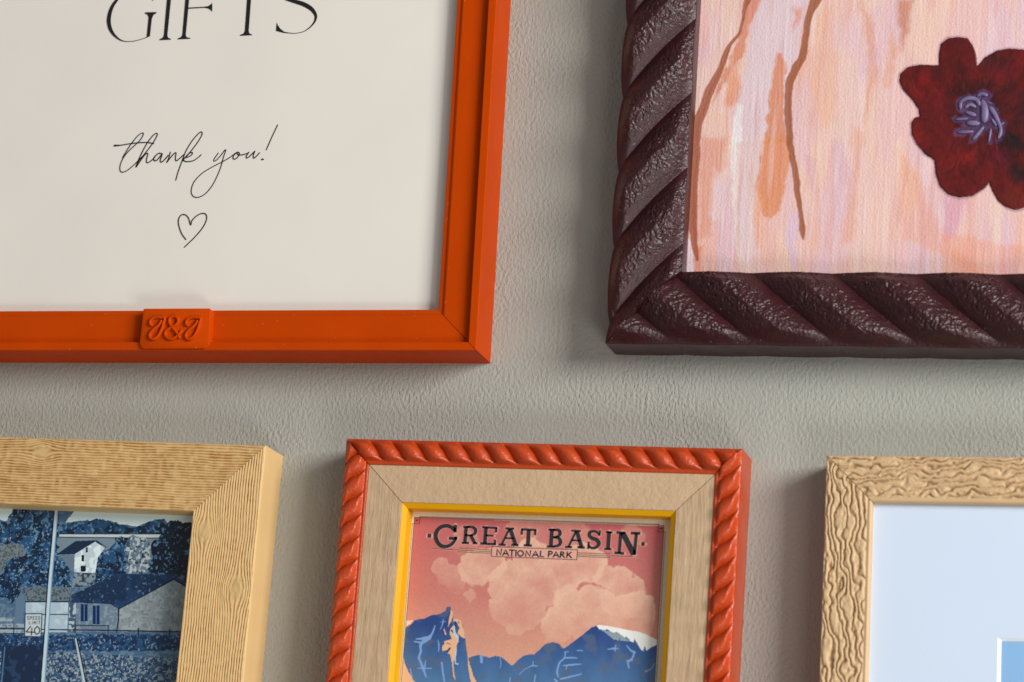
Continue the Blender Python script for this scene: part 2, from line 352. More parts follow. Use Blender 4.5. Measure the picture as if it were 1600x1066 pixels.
SCRIPT = [[(-151.62,83.38,0.73),(-150.81,83.37,0.58),(-148.91,83.49,0.39),(-145.69,83.97,0.39),(-141.37,84.37,0.39),(-138.12,84.36,0.39),(-135.64,83.89,0.44)],[(-147.91,78.42,0.36),(-145.58,82.74,0.36),(-142.68,86.84,0.36),(-140.74,88.24,0.36),(-140.19,87.54,0.36),(-141.69,84.91,0.36),(-145.44,81.25,0.36),(-147.62,78.25,0.36),(-148.61,75.34,0.36),(-148.42,73.22,0.36),(-147.27,72.56,0.36),(-145.29,73.43,0.36),(-142.52,75.88,0.36),(-140.04,78.5,0.36)],[(-142.03,74.6,0.39),(-141.07,77.88,0.39),(-138.59,83.57,0.39),(-136.19,87.09,0.39),(-134.91,87.97,0.39),(-134.47,87.33,0.39),(-135.83,84.27,0.39),(-138.81,79.96,0.39),(-141.25,76.82,0.39),(-142.02,74.49,0.39),(-139.74,78.12,0.39),(-138.37,79.85,0.39),(-137.66,79.73,0.39),(-138.02,77.13,0.39),(-137.4,76.17,0.39),(-135.86,77.15,0.39),(-134.62,78.4,0.39)],[(-131.76,79.73,0.44),(-133.28,79.87,0.44),(-134.88,78.3,0.44),(-134.89,77.14,0.44),(-133.8,77.12,0.44),(-131.99,79.31,0.44),(-131.82,79.15,0.44),(-132.34,77.09,0.44),(-131.74,76.34,0.44),(-130.48,77.43,0.44),(-129.27,79.0,0.44)],[(-128.46,80.31,0.41),(-128.99,77.67,0.41),(-129.66,76.1,0.41),(-129.23,76.72,0.41),(-126.9,79.7,0.41),(-126.1,79.85,0.41),(-126.22,78.05,0.41),(-125.79,76.77,0.41),(-124.57,77.6,0.41),(-122.82,79.26,0.41)],[(-125.29,69.05,0.39),(-124.57,72.58,0.39),(-123.4,76.52,0.39),(-122.04,80.84,0.39),(-119.8,84.93,0.39),(-117.35,87.8,0.39),(-116.41,88.15,0.39),(-116.16,87.09,0.39),(-117.5,84.36,0.39),(-119.99,80.69,0.39),(-121.7,78.71,0.39),(-123.39,76.42,0.39)],[(-121.68,78.5,0.39),(-120.35,79.91,0.39),(-119.38,79.84,0.39),(-120.09,78.69,0.39),(-122.69,77.67,0.39),(-123.01,77.04,0.39),(-121.5,76.38,0.39),(-118.85,76.71,0.39),(-117.07,77.9,0.39),(-115.82,79.04,0.39)],[(-108.9,79.6,0.36),(-110.09,77.78,0.36),(-110.53,76.57,0.36),(-109.72,76.56,0.36),(-108.0,78.38,0.36),(-106.32,80.77,0.36),(-106.02,80.35,0.36),(-106.64,78.09,0.36),(-107.2,75.1,0.36),(-108.24,71.43,0.36),(-110.17,66.94,0.36),(-112.67,63.61,0.36),(-115.48,62.08,0.36),(-117.66,62.53,0.36),(-118.64,64.59,0.36),(-117.86,68.1,0.36),(-114.93,71.53,0.36),(-110.86,74.1,0.36),(-107.27,75.94,0.36),(-104.21,77.68,0.36),(-101.95,79.48,0.36)],[(-101.29,79.84,0.41),(-102.57,78.55,0.41),(-102.74,77.34,0.41),(-101.76,77.11,0.41),(-100.54,78.46,0.41),(-100.41,79.51,0.41),(-101.33,79.79,0.41),(-100.83,78.78,0.41),(-98.96,78.75,0.41),(-96.88,79.4,0.41)],[(-96.54,79.76,0.41),(-97.34,78.46,0.41),(-97.48,77.57,0.41),(-96.64,77.66,0.41),(-94.52,79.72,0.41),(-94.18,80.14,0.41),(-94.68,78.41,0.41),(-94.43,77.3,0.41),(-93.48,78.02,0.41),(-92.26,79.42,0.41)],[(-85.84,90.41,0.39),(-87.79,85.5,0.39),(-89.64,80.58,0.39)],[(-91.1,76.77,0.63),(-90.62,76.77,0.63)]]
HEART = [[(-119.16,45.38,0.41),(-120.94,47.49,0.41),(-122.37,50.48,0.41),(-122.86,53.1,0.41),(-122.11,54.93,0.41),(-120.53,55.27,0.41),(-118.92,53.95,0.41),(-117.77,51.11,0.41),(-117.38,52.78,0.41),(-115.77,54.59,0.41),(-113.61,55.66,0.41),(-111.87,55.17,0.41),(-111.54,53.13,0.41),(-112.73,50.12,0.41),(-115.52,46.49,0.41),(-119.55,42.36,0.41)]]
MONO = [[(-125.74,9.05),(-126.8,9.96),(-126.57,11.37),(-124.98,12.28),(-122.89,12.33),(-121.2,12.01),(-121.45,10.15),(-122.15,7.33),(-123.31,5.11),(-124.88,4.01),(-126.28,4.47),(-126.55,5.92),(-125.4,7.53),(-123.65,9.04),(-122.62,10.35),(-122.31,11.57)],[(-113.56,7.82),(-114.67,6.21),(-116.0,4.8),(-118.01,4.0),(-119.96,4.91),(-120.42,6.62),(-118.78,8.13),(-116.6,9.33),(-115.68,10.74),(-116.22,12.26),(-117.72,12.76),(-119.08,12.06),(-119.14,10.35),(-118.0,8.73),(-116.16,6.71),(-114.88,5.0),(-114.58,4.0)],[(-111.37,8.96),(-112.42,9.87),(-112.19,11.28),(-110.61,12.18),(-108.54,12.23),(-106.85,11.91),(-107.11,10.06),(-107.81,7.24),(-108.97,5.04),(-110.54,3.93),(-111.92,4.4),(-112.19,5.84),(-111.04,7.45),(-109.3,8.96),(-108.27,10.26),(-107.95,11.47)]]
BADGE = [(-129.77,15.63),(-104.06,15.75),(-103.41,1.48),(-104.64,0.18),(-129.14,0.18),(-129.92,1.49)]
TITLE_T = [[(41.29,-31.11,1.17),(39.7,-30.08,1.17),(37.86,-29.75,1.23),(35.8,-30.5,1.29),(34.58,-32.16,1.35),(34.42,-33.93,1.35),(35.33,-35.96,1.29),(36.94,-37.23,1.23),(38.76,-37.32,1.12),(40.51,-36.52,1.06),(41.61,-35.16,1.0),(41.98,-34.12,1.0)],[(46.01,-29.87,0.7),(48.12,-29.95,0.88),(49.25,-30.94,1.06),(48.96,-32.27,0.94),(47.45,-32.94,0.7),(45.65,-33.0,0.65)],[(78.27,-29.89,0.76),(80.06,-30.01,1.0),(80.72,-30.98,1.12),(80.26,-32.1,0.88),(78.46,-32.63,0.65)],[(78.46,-32.63,0.65),(80.25,-32.83,0.94),(81.11,-34.12,1.17),(80.58,-35.44,1.0),(78.7,-36.0,0.76)],[(95.02,-30.88,0.65),(94.08,-30.1,0.76),(92.75,-29.94,0.88),(91.67,-30.5,1.06),(91.62,-31.58,1.12),(92.62,-32.42,1.17),(94.43,-33.08,1.23),(95.27,-34.22,1.23),(94.81,-35.33,1.06),(93.45,-36.02,0.88),(92.1,-35.72,0.76),(91.56,-35.07,0.65)]]
TITLE_B = [[(41.51,-29.34,1.17),(41.51,-32.08,1.17)],[(39.43,-34.3,0.94),(42.58,-34.19,0.94)],[(31.36,-33.62,1.23),(32.64,-33.64,1.23)],[(44.45,-29.92,0.65),(46.91,-29.84,0.65)],[(45.62,-29.88,1.12),(45.56,-35.76,1.12)],[(44.36,-35.8,0.7),(47.13,-35.8,0.7)],[(47.44,-32.76,1.06),(49.33,-35.84,1.06)],[(48.57,-35.75,0.65),(50.31,-35.81,0.65)],[(53.07,-29.79,1.17),(53.07,-35.8,1.17)],[(51.57,-29.83,0.7),(57.27,-29.94,0.7)],[(56.96,-29.75,0.7),(56.89,-31.57,0.7)],[(53.14,-32.78,0.65),(56.14,-32.82,0.65)],[(51.33,-35.77,0.76),(57.12,-35.87,0.76)],[(56.78,-34.21,0.7),(56.84,-36.17,0.7)],[(60.27,-29.99,0.65),(63.64,-29.97,0.65)],[(61.77,-30.15,0.7),(59.37,-35.97,0.7)],[(62.16,-30.13,1.23),(64.58,-35.85,1.23)],[(60.53,-33.5,0.59),(63.66,-33.54,0.59)],[(58.23,-35.92,0.7),(60.86,-35.97,0.7)],[(62.94,-35.9,0.7),(65.63,-35.93,0.7)],[(66.25,-30.09,0.7),(71.91,-30.19,0.7)],[(66.54,-30.02,0.7),(66.54,-32.13,0.7)],[(71.52,-30.15,0.7),(71.54,-32.1,0.7)],[(69.08,-30.14,1.23),(69.13,-35.84,1.23)],[(67.65,-35.89,0.7),(70.63,-35.93,0.7)],[(77.66,-29.71,1.23),(77.66,-35.98,1.23)],[(76.34,-29.9,0.7),(78.86,-29.88,0.7)],[(76.18,-36.03,0.7),(79.0,-36.05,0.7)],[(84.79,-29.97,0.65),(88.33,-30.03,0.65)],[(86.57,-30.15,0.7),(84.16,-35.99,0.7)],[(86.87,-30.14,1.23),(89.03,-35.94,1.23)],[(85.17,-33.45,0.59),(88.27,-33.52,0.59)],[(82.89,-35.95,0.7),(85.49,-36.0,0.7)],[(87.49,-35.93,0.7),(90.21,-35.99,0.7)],[(95.4,-29.5,0.65),(95.24,-31.55,0.65)],[(91.56,-33.76,0.65),(91.44,-36.38,0.65)],[(98.71,-29.89,1.23),(98.74,-36.18,1.23)],[(97.46,-30.08,0.7),(99.96,-30.17,0.7)],[(97.33,-36.18,0.7),(99.98,-36.26,0.7)],[(103.03,-30.04,1.0),(102.93,-37.57,1.0)],[(101.42,-30.09,0.82),(104.5,-30.19,0.82)],[(101.16,-37.43,0.82),(104.69,-37.6,0.82)],[(103.68,-30.1,1.76),(108.35,-37.88,1.76)],[(108.74,-30.14,1.0),(108.45,-38.05,1.0)],[(106.69,-30.12,0.88),(110.12,-30.18,0.88)],[(110.79,-33.92,1.17),(111.95,-33.94,1.17)]]
CAP = [[(57.86,-39.79,0.44),(57.76,-37.63,0.44),(59.41,-39.74,0.44),(59.4,-37.63,0.44)],[(60.1,-39.8,0.44),(60.99,-37.72,0.44),(62.19,-39.81,0.44)],[(60.44,-39.17,0.44),(61.84,-39.18,0.44)],[(62.43,-37.79,0.44),(64.34,-37.84,0.44)],[(63.38,-37.85,0.44),(63.39,-39.89,0.44)],[(64.9,-37.85,0.44),(64.9,-39.86,0.44)],[(68.59,-39.85,0.44),(68.56,-37.84,0.44),(70.25,-39.85,0.44),(70.26,-37.87,0.44)],[(71.12,-39.91,0.44),(72.1,-37.92,0.44),(73.34,-39.92,0.44)],[(71.46,-39.26,0.44),(72.94,-39.29,0.44)],[(74.03,-37.85,0.44),(74.02,-39.81,0.44),(75.18,-39.82,0.44)],[(77.03,-39.7,0.44),(77.07,-37.75,0.44)],[(77.02,-37.81,0.44),(77.93,-37.75,0.44),(78.37,-38.14,0.44),(78.23,-38.64,0.44),(77.03,-38.83,0.44)],[(78.81,-39.78,0.44),(79.71,-37.86,0.44),(80.91,-39.77,0.44)],[(79.15,-39.16,0.44),(80.51,-39.17,0.44)],[(81.47,-39.78,0.44),(81.49,-37.83,0.44)],[(81.43,-37.86,0.44),(82.31,-37.86,0.44),(82.72,-38.22,0.44),(82.49,-38.67,0.44),(81.46,-38.76,0.44)],[(81.93,-38.74,0.44),(82.89,-39.81,0.44)],[(83.81,-39.81,0.44),(83.85,-37.8,0.44)],[(85.24,-37.84,0.44),(83.9,-39.05,0.44)],[(84.35,-38.66,0.44),(85.49,-39.84,0.44)]]
CAPO = [[(67.65,-38.83,0.44),(67.6,-39.22,0.44),(67.4,-39.54,0.44),(67.08,-39.77,0.44),(66.69,-39.86,0.44),(66.28,-39.8,0.44),(65.93,-39.6,0.44),(65.68,-39.28,0.44),(65.58,-38.91,0.44),(65.63,-38.53,0.44),(65.83,-38.2,0.44),(66.15,-37.97,0.44),(66.54,-37.88,0.44),(66.95,-37.94,0.44),(67.3,-38.15,0.44),(67.55,-38.46,0.44),(67.65,-38.83,0.44)]]
BOX = [(55.78,-36.79,0.18),(55.81,-40.33,0.18),(87.57,-40.49,0.18),(87.56,-36.86,0.18)]
RULES = [[(33.41,-38.33,0.15),(55.62,-38.67,0.15)],[(43.46,-37.74,0.15),(55.7,-38.08,0.15)],[(43.12,-39.16,0.15),(55.67,-39.25,0.15)],[(87.6,-37.96,0.15),(99.88,-37.97,0.15)],[(87.65,-38.63,0.15),(109.72,-38.69,0.15)],[(87.69,-39.21,0.15),(99.97,-39.3,0.15)]]
BORD = {'in':[(25.69,-26.95),(118.62,-27.23),(25.35,-87.32),(118.21,-83.08)],'out':[(25.15,-26.26),(119.15,-26.41)],'boxL':[(25.56,-26.84),(27.8,-28.97)],'boxR':[(116.37,-26.61),(118.83,-28.85)]}
PARK = {'left':[(24.58,-68.57),(25.82,-67.55),(27.7,-66.2),(28.9,-64.71),(30.51,-64.16),(32.48,-63.92),(34.38,-62.88),(35.99,-62.27),(36.66,-62.47),(38.59,-61.75),(40.17,-60.89),(40.41,-59.76),(41.03,-59.19),(41.95,-59.16),(42.23,-60.17),(42.83,-61.11),(43.33,-63.32),(44.98,-63.42),(46.03,-64.17),(47.0,-66.05),(47.66,-68.25),(48.35,-70.76),(49.08,-73.91),(49.65,-77.06),(50.87,-80.17),(52.42,-83.27),(54.29,-86.34),(61.3,-101.71),(22.21,-103.64)],'tan':[[(42.16,-60.17),(42.83,-61.11),(43.04,-63.01),(42.17,-65.29),(41.47,-66.91),(41.71,-63.71),(42.03,-61.46)],[(43.33,-63.39),(44.72,-63.43),(46.03,-64.17),(47.0,-66.05),(47.85,-68.56),(48.16,-70.45),(46.99,-70.19),(45.39,-68.66),(45.76,-67.05),(45.12,-65.17),(44.41,-64.56),(43.83,-65.54)],[(42.37,-67.83),(43.53,-65.87),(44.06,-68.4),(45.11,-69.31),(45.94,-71.5),(45.22,-74.08),(45.24,-77.25),(44.74,-79.18),(43.04,-76.39),(41.69,-75.98),(42.56,-74.51),(40.97,-75.21),(40.18,-75.56),(40.0,-73.35),(40.96,-72.99),(40.37,-71.74),(43.27,-70.98),(42.47,-69.1)],[(43.02,-76.08),(44.52,-78.55),(44.89,-82.34),(45.93,-86.09),(44.99,-84.55),(44.18,-80.47)],[(49.65,-77.06),(50.45,-78.93),(52.09,-83.28),(53.99,-86.67),(52.03,-86.76),(50.34,-81.78)],[(25.81,-77.46),(26.4,-80.62),(28.12,-83.41),(31.28,-87.71),(25.69,-87.96),(25.6,-82.88)],[(40.14,-66.8),(40.4,-67.91),(41.18,-69.47),(40.69,-69.49),(40.07,-67.92)]],'snowl':[[(25.44,-65.01),(28.41,-64.73),(27.35,-65.95),(25.63,-67.24)]],'stk':[[(36.64,-66.31,0.45),(36.01,-68.73,0.65),(35.01,-70.69,1.29),(32.82,-72.22,1.42),(31.79,-73.7,0.97),(32.13,-75.91,0.84),(31.63,-77.84,0.97),(32.37,-79.72,0.84),(33.63,-82.21,0.97),(34.85,-85.01,0.52)],[(29.96,-71.54,0.32),(32.73,-71.1,0.97),(35.3,-70.2,0.65)],[(29.36,-72.36,0.45),(31.87,-72.73,0.78)],[(34.2,-79.0,0.26),(33.96,-82.19,0.71)],[(31.63,-81.98,0.39),(36.56,-81.76,0.45)],[(39.58,-63.79,0.26),(39.54,-65.39,0.45),(38.73,-67.66,0.26)],[(38.51,-64.96,0.19),(40.47,-64.65,0.26)],[(38.21,-71.51,0.32),(38.72,-73.72,0.58),(38.77,-75.63,0.32)],[(40.28,-79.69,0.71),(40.66,-81.58,0.65),(41.9,-86.91,0.58)],[(28.7,-82.43,0.45),(29.59,-85.25,0.32)]],'wst':[[(43.87,-66.01,0.32),(44.25,-68.71,0.84),(45.5,-70.09,0.65),(45.62,-71.52,0.26)],[(45.2,-73.76,0.45),(45.23,-79.16,0.39),(46.26,-79.74,0.45)]],'hole':[[(43.75,-68.73,0.45),(43.02,-67.8,0.65)],[(44.11,-64.89,0.97),(44.42,-66.79,0.84)],[(42.87,-74.18,0.65),(42.15,-75.48,0.84)],[(41.42,-72.49,0.26),(42.92,-72.74,0.26)],[(45.4,-64.52,0.32),(45.5,-64.99,0.32)],[(45.71,-66.42,0.26),(45.78,-66.89,0.26)]],'far':[(49.06,-77.88),(50.33,-77.35),(51.91,-76.64),(54.16,-76.07),(56.16,-76.62),(57.82,-77.02),(59.72,-76.3),(61.68,-76.38),(63.39,-77.41),(65.1,-78.6),(66.14,-79.5),(67.08,-78.98),(68.57,-77.18),(70.1,-75.85),(72.31,-75.13),(74.23,-74.73),(71.89,-75.51),(74.22,-75.01),(76.13,-73.28),(78.01,-71.22),(80.66,-70.45),(83.06,-71.01),(84.51,-72.43),(85.18,-72.4),(88.06,-70.14),(90.61,-68.05),(92.51,-66.33),(94.41,-64.6),(96.21,-63.87),(98.72,-63.77),(103.78,-64.38),(107.16,-65.0),(112.2,-65.58),(115.26,-66.69),(118.84,-68.18),(124.1,-70.24),(129.19,-100.46),(51.59,-102.19)],'snow':[[(96.2,-63.74),(98.71,-63.7),(103.77,-64.28),(107.15,-64.9),(112.19,-65.51),(115.26,-66.63),(118.83,-68.12),(118.94,-69.81),(116.83,-70.55),(114.93,-72.11),(114.16,-70.34),(113.77,-72.16),(112.91,-71.7),(111.81,-70.11),(110.34,-67.88),(110.03,-69.27),(108.91,-68.93),(107.3,-67.19),(106.69,-68.04),(105.27,-66.78),(103.87,-65.86),(102.56,-66.24),(101.18,-65.64),(100.13,-64.86),(99.17,-65.56),(97.47,-65.3)]],'snows':[[(97.47,-65.2),(99.16,-65.39),(100.5,-65.5),(102.56,-66.24),(103.88,-66.02),(105.27,-66.78),(107.0,-67.7),(108.74,-68.93),(105.41,-68.91),(105.0,-67.78),(104.73,-68.78),(102.7,-68.47),(101.29,-67.28),(99.2,-66.05)]],'stk2':[[(85.44,-73.71,0.41),(85.42,-75.84,0.47),(83.7,-77.73,0.61),(83.07,-80.87,0.68),(83.61,-82.82,0.41)],[(85.42,-75.84,0.54),(87.77,-75.74,0.54),(89.95,-75.71,0.34)],[(85.27,-78.64,0.41),(88.6,-78.17,0.61),(91.53,-77.81,0.27)],[(86.45,-78.59,0.41),(86.3,-79.91,0.34)],[(84.43,-83.5,0.61),(88.88,-82.25,0.54),(91.9,-81.3,0.41)],[(85.28,-73.81,0.27),(86.68,-73.62,0.27)],[(89.83,-73.02,0.34),(91.78,-73.0,0.27)],[(100.94,-72.15,0.27),(102.92,-71.8,0.68),(104.65,-71.73,0.41)],[(103.68,-70.62,0.41),(103.57,-72.6,0.41)],[(107.68,-70.55,0.34),(109.28,-72.19,0.61),(110.65,-72.78,0.88)],[(110.65,-72.78,0.68),(109.8,-75.11,0.68),(108.56,-76.47,0.61),(109.02,-78.47,0.41)],[(107.86,-76.01,0.34),(110.0,-75.59,0.54)],[(74.0,-77.66,0.34),(74.05,-79.3,0.54)],[(72.85,-79.55,0.34),(74.01,-79.14,0.41),(75.54,-79.3,0.47)],[(75.16,-82.54,0.47),(74.95,-85.18,0.47)],[(82.25,-83.54,0.47),(83.16,-84.48,0.88)],[(69.34,-82.48,0.27),(70.6,-81.1,0.27),(72.85,-79.55,0.27)],[(118.02,-76.54,0.27),(116.98,-78.38,0.41),(115.05,-79.44,0.47)],[(61.76,-76.53,0.26),(62.27,-79.04,0.32),(62.0,-80.56,0.19)],[(65.98,-83.92,0.45),(65.96,-85.81,0.45)],[(54.68,-76.52,1.16),(55.01,-78.72,0.97)]],'cl':[(36.82,-44.72,4.09,0.55),(39.97,-48.12,4.37,0.5),(43.73,-50.09,4.65,0.5),(47.58,-43.99,4.09,0.9),(50.39,-47.74,4.79,0.8),(48.42,-54.81,2.54,0.8),(51.8,-42.78,4.94,0.8),(56.15,-43.33,5.92,0.8),(62.89,-47.28,6.49,1),(59.69,-52.28,4.23,0.8),(59.44,-58.56,3.17,0.7),(61.83,-61.94,4.23,0.6),(68.67,-58.2,9.87,0.8),(75.11,-48.92,9.87,0.9),(82.69,-45.85,7.76,0.7),(70.21,-40.03,6.35,0.6),(90.87,-41.39,7.76,0.6),(98.21,-45.98,4.37,0.9),(103.85,-46.46,4.37,0.9),(109.56,-48.32,3.38,0.8),(105.64,-52.61,8.46,0.6),(85.57,-56.84,6.7,1),(81.82,-63.9,6.7,0.8),(94.22,-59.95,10.58,0.7),(108.26,-60.76,9.87,0.6),(75.91,-30.03,8.46,0.35),(85.32,-32.52,6.35,0.3),(107.12,-31.78,4.23,0.3),(46.19,-35.24,5.64,0.25),(65.28,-31.08,5.64,0.3)]}
FL = {'vein':[[(44.09,136.27,2.18),(44.24,133.16,2.18),(43.15,130.07,1.46),(42.66,124.91,1.07),(41.43,119.78,0.97),(38.41,115.7,1.46),(36.89,111.61,2.18),(34.97,105.47,2.18),(31.87,98.34,2.91),(29.77,91.2,3.15),(27.64,84.59,3.4),(27.41,77.69,3.2),(27.86,71.1,2.91),(27.52,63.52,2.67),(27.91,53.44,2.91),(28.21,45.91,2.43),(29.14,39.41,2.18),(30.34,33.43,0.97)],[(70.47,135.75,3.64),(69.62,132.68,3.64),(68.3,129.11,2.67),(67.04,124.5,2.18),(66.37,117.34,2.18),(65.66,111.22,2.43),(63.45,106.15,2.91),(61.47,101.08,2.67),(61.02,94.98,2.33),(61.27,89.4,2.43),(62.01,83.84,2.18),(62.51,78.0,2.18),(63.73,72.46,1.94),(65.3,64.43,2.04),(66.34,57.43,1.94),(67.57,51.45,1.46),(68.6,44.49,1.94),(68.88,41.27,0.49)]],'wash':[([(49.83,135.12),(65.6,134.82),(65.17,122.48),(63.77,109.71),(60.7,102.1),(60.09,93.98),(61.28,78.49),(52.99,78.54),(40.76,78.61),(41.56,92.12),(44.26,107.41),(45.98,122.8)],(212,190,196),0.9),([(40.46,79.65),(52.95,79.57),(51.27,63.46),(50.05,48.44),(52.58,36.01),(45.68,28.54),(43.24,48.44)],(214,190,190),0.85),([(50.33,135.11),(48.1,129.98),(45.48,122.8),(44.0,112.54),(41.24,108.47),(36.37,97.27),(33.07,94.24),(39.11,111.58),(41.73,118.74),(42.88,125.43),(44.39,135.23)],(203,126,92),0.9),([(41.22,108.99),(42.63,100.27),(42.03,92.62),(37.62,92.15),(38.59,102.36)],(215,138,102),0.8),([(29.13,79.72),(40.21,79.65),(40.23,69.53),(34.16,63.5),(35.19,43.43),(30.46,40.42)],(212,142,118),0.7),([(56.56,112.37),(58.79,111.82),(59.47,102.12),(59.69,91.95),(61.07,77.79),(53.03,77.83),(53.83,92.01),(54.58,102.17),(55.5,108.8)],(206,128,90),0.95),([(52.7,79.57),(62.2,79.51),(62.59,70.95),(61.59,60.93),(60.04,52.44),(56.35,48.45),(53.83,50.44),(51.63,55.94),(50.54,63.46),(51.89,71.0)],(210,132,88),0.95),([(50.54,63.46),(53.6,55.44),(54.41,48.45),(52.95,38.5),(52.0,38.0),(50.77,48.45)],(222,160,128),0.6),([(41.56,92.12),(44.26,92.09),(44.72,77.88),(41.04,77.9)],(226,218,220),0.9),([(40.46,79.65),(43.16,79.63),(43.96,63.48),(44.46,43.45),(45.92,33.5),(43.97,43.45),(41.51,63.48)],(228,220,214),0.85),([(34.88,68.54),(38.21,60.97),(38.36,48.43),(34.94,48.43),(34.78,60.98)],(220,195,200),0.7),([(64.43,51.45),(67.37,50.45),(66.28,42.5),(67.29,30.64),(65.41,29.64),(62.38,43.49)],(205,180,205),0.8),([(61.9,129.73),(65.09,129.68),(63.85,124.56),(61.31,121.01)],(210,135,110),0.8),([(70.82,127.52),(74.64,129.51),(78.5,106.97),(78.36,86.74),(73.74,81.74),(69.21,96.93)],(222,170,140),0.6),([(86.21,132.37),(91.45,122.05),(93.19,101.73),(89.09,83.64),(90.11,106.83)],(205,135,105),0.6),([(99.77,132.12),(105.56,132.01),(104.07,119.82),(101.44,112.76)],(186,112,72),0.8),([(97.25,121.96),(100.44,113.78),(98.11,98.65),(96.19,98.67)],(212,150,115),0.6),([(85.24,83.67),(89.16,81.63),(88.03,61.66),(86.99,39.88),(83.17,39.87),(85.16,61.67)],(216,150,120),0.55),([(101.83,75.56),(111.82,61.61),(119.08,41.94),(138.22,26.44),(104.95,41.9)],(222,150,110),0.45),([(118.56,57.65),(127.97,57.64),(122.83,41.94),(120.08,39.98)],(200,130,155),0.55),([(68.28,73.72),(72.24,71.7),(72.92,55.71),(69.77,61.7)],(205,150,170),0.5),([(119.01,43.89),(147.9,38.13),(148.21,26.51),(119.59,26.33)],(222,140,105),0.45),([(24.91,43.4),(28.5,40.41),(29.62,28.45),(25.22,28.43)],(228,212,222),0.85),([(29.15,37.42),(32.52,38.43),(31.58,28.46),(30.11,28.45)],(215,110,60),0.8)],'fl':[(115.61,106.79),(115.49,110.46),(116.04,114.85),(118.74,117.02),(122.19,117.48),(125.67,116.91),(127.83,113.95),(128.98,110.27),(129.58,106.25),(132.1,109.5),(136.15,112.0),(140.93,112.81),(145.95,112.23),(152.63,109.95),(157.52,104.8),(158.35,98.28),(163.14,96.07),(167.32,90.27),(166.13,83.1),(162.17,79.55),(165.01,73.1),(163.83,65.97),(158.55,61.72),(153.8,63.15),(151.92,57.46),(149.32,53.55),(144.63,52.13),(141.22,53.2),(138.45,55.34),(136.31,58.91),(134.99,62.12),(132.89,59.63),(129.54,57.48),(124.79,56.77),(120.65,57.85),(117.46,61.09),(115.95,65.4),(115.29,70.81),(111.91,72.99),(108.66,76.99),(106.8,80.62),(106.51,84.98),(107.63,86.79),(109.33,87.51),(108.9,90.06),(106.34,93.73),(103.08,97.42),(101.57,100.73),(101.81,103.66),(104.51,106.2),(108.66,107.02),(112.83,106.82)],'pt':[(118.59,100.17,7.76,(95,12,8),0.6),(108.89,100.28,4.23,(118,14,8),0.7),(122.3,114.03,4.23,(70,8,10),0.6),(139.78,105.02,4.23,(110,12,30),0.5),(134.16,109.47,6.35,(62,18,22),0.6),(130.58,91.32,11.99,(42,6,12),0.85),(129.29,88.43,6.35,(28,6,14),0.8),(143.26,77.51,5.29,(14,8,14),0.95),(144.93,66.03,4.23,(20,10,14),0.9),(139.34,71.78,3.53,(105,10,45),0.6),(124.43,68.25,6.35,(108,14,8),0.7),(111.65,80.59,4.23,(105,14,8),0.7),(144.5,56.76,4.23,(95,28,12),0.6),(120.01,77.64,4.94,(78,8,10),0.5),(148.34,91.16,7.76,(45,8,16),0.8),(115.04,103.14,3.53,(58,8,8),0.5)],'st':[[(123.9,89.57,0.99),(124.01,92.47,1.27),(126.38,93.9,1.41),(129.48,93.36,1.41),(130.93,90.95,1.27)],[(125.46,90.28,0.85),(127.27,91.5,1.13),(129.57,90.46,0.99)],[(129.65,94.59,0.99),(131.48,95.52,1.27),(133.56,94.77,1.27)],[(131.54,93.49,1.69),(132.7,89.13,2.4),(132.49,84.43,2.4)],[(125.5,88.83,0.99),(129.67,87.34,1.83)],[(122.16,85.88,0.85),(126.75,86.28,1.13)],[(126.11,84.62,1.83),(131.13,84.36,1.83)],[(123.0,81.1,1.27),(128.96,81.35,0.99)],[(128.57,78.17,1.13),(130.23,80.11,1.27),(132.53,83.34,1.13)],[(134.41,77.2,0.71),(135.08,82.6,0.85)],[(137.79,78.55,1.13),(138.51,82.0,1.13),(136.51,87.29,1.41),(134.15,90.93,1.69)],[(139.66,84.73,0.85),(137.99,83.45,0.85)],[(133.64,92.02,0.71),(135.22,92.0,0.42)],[(135.18,86.21,0.99),(136.97,83.31,0.85)]]}
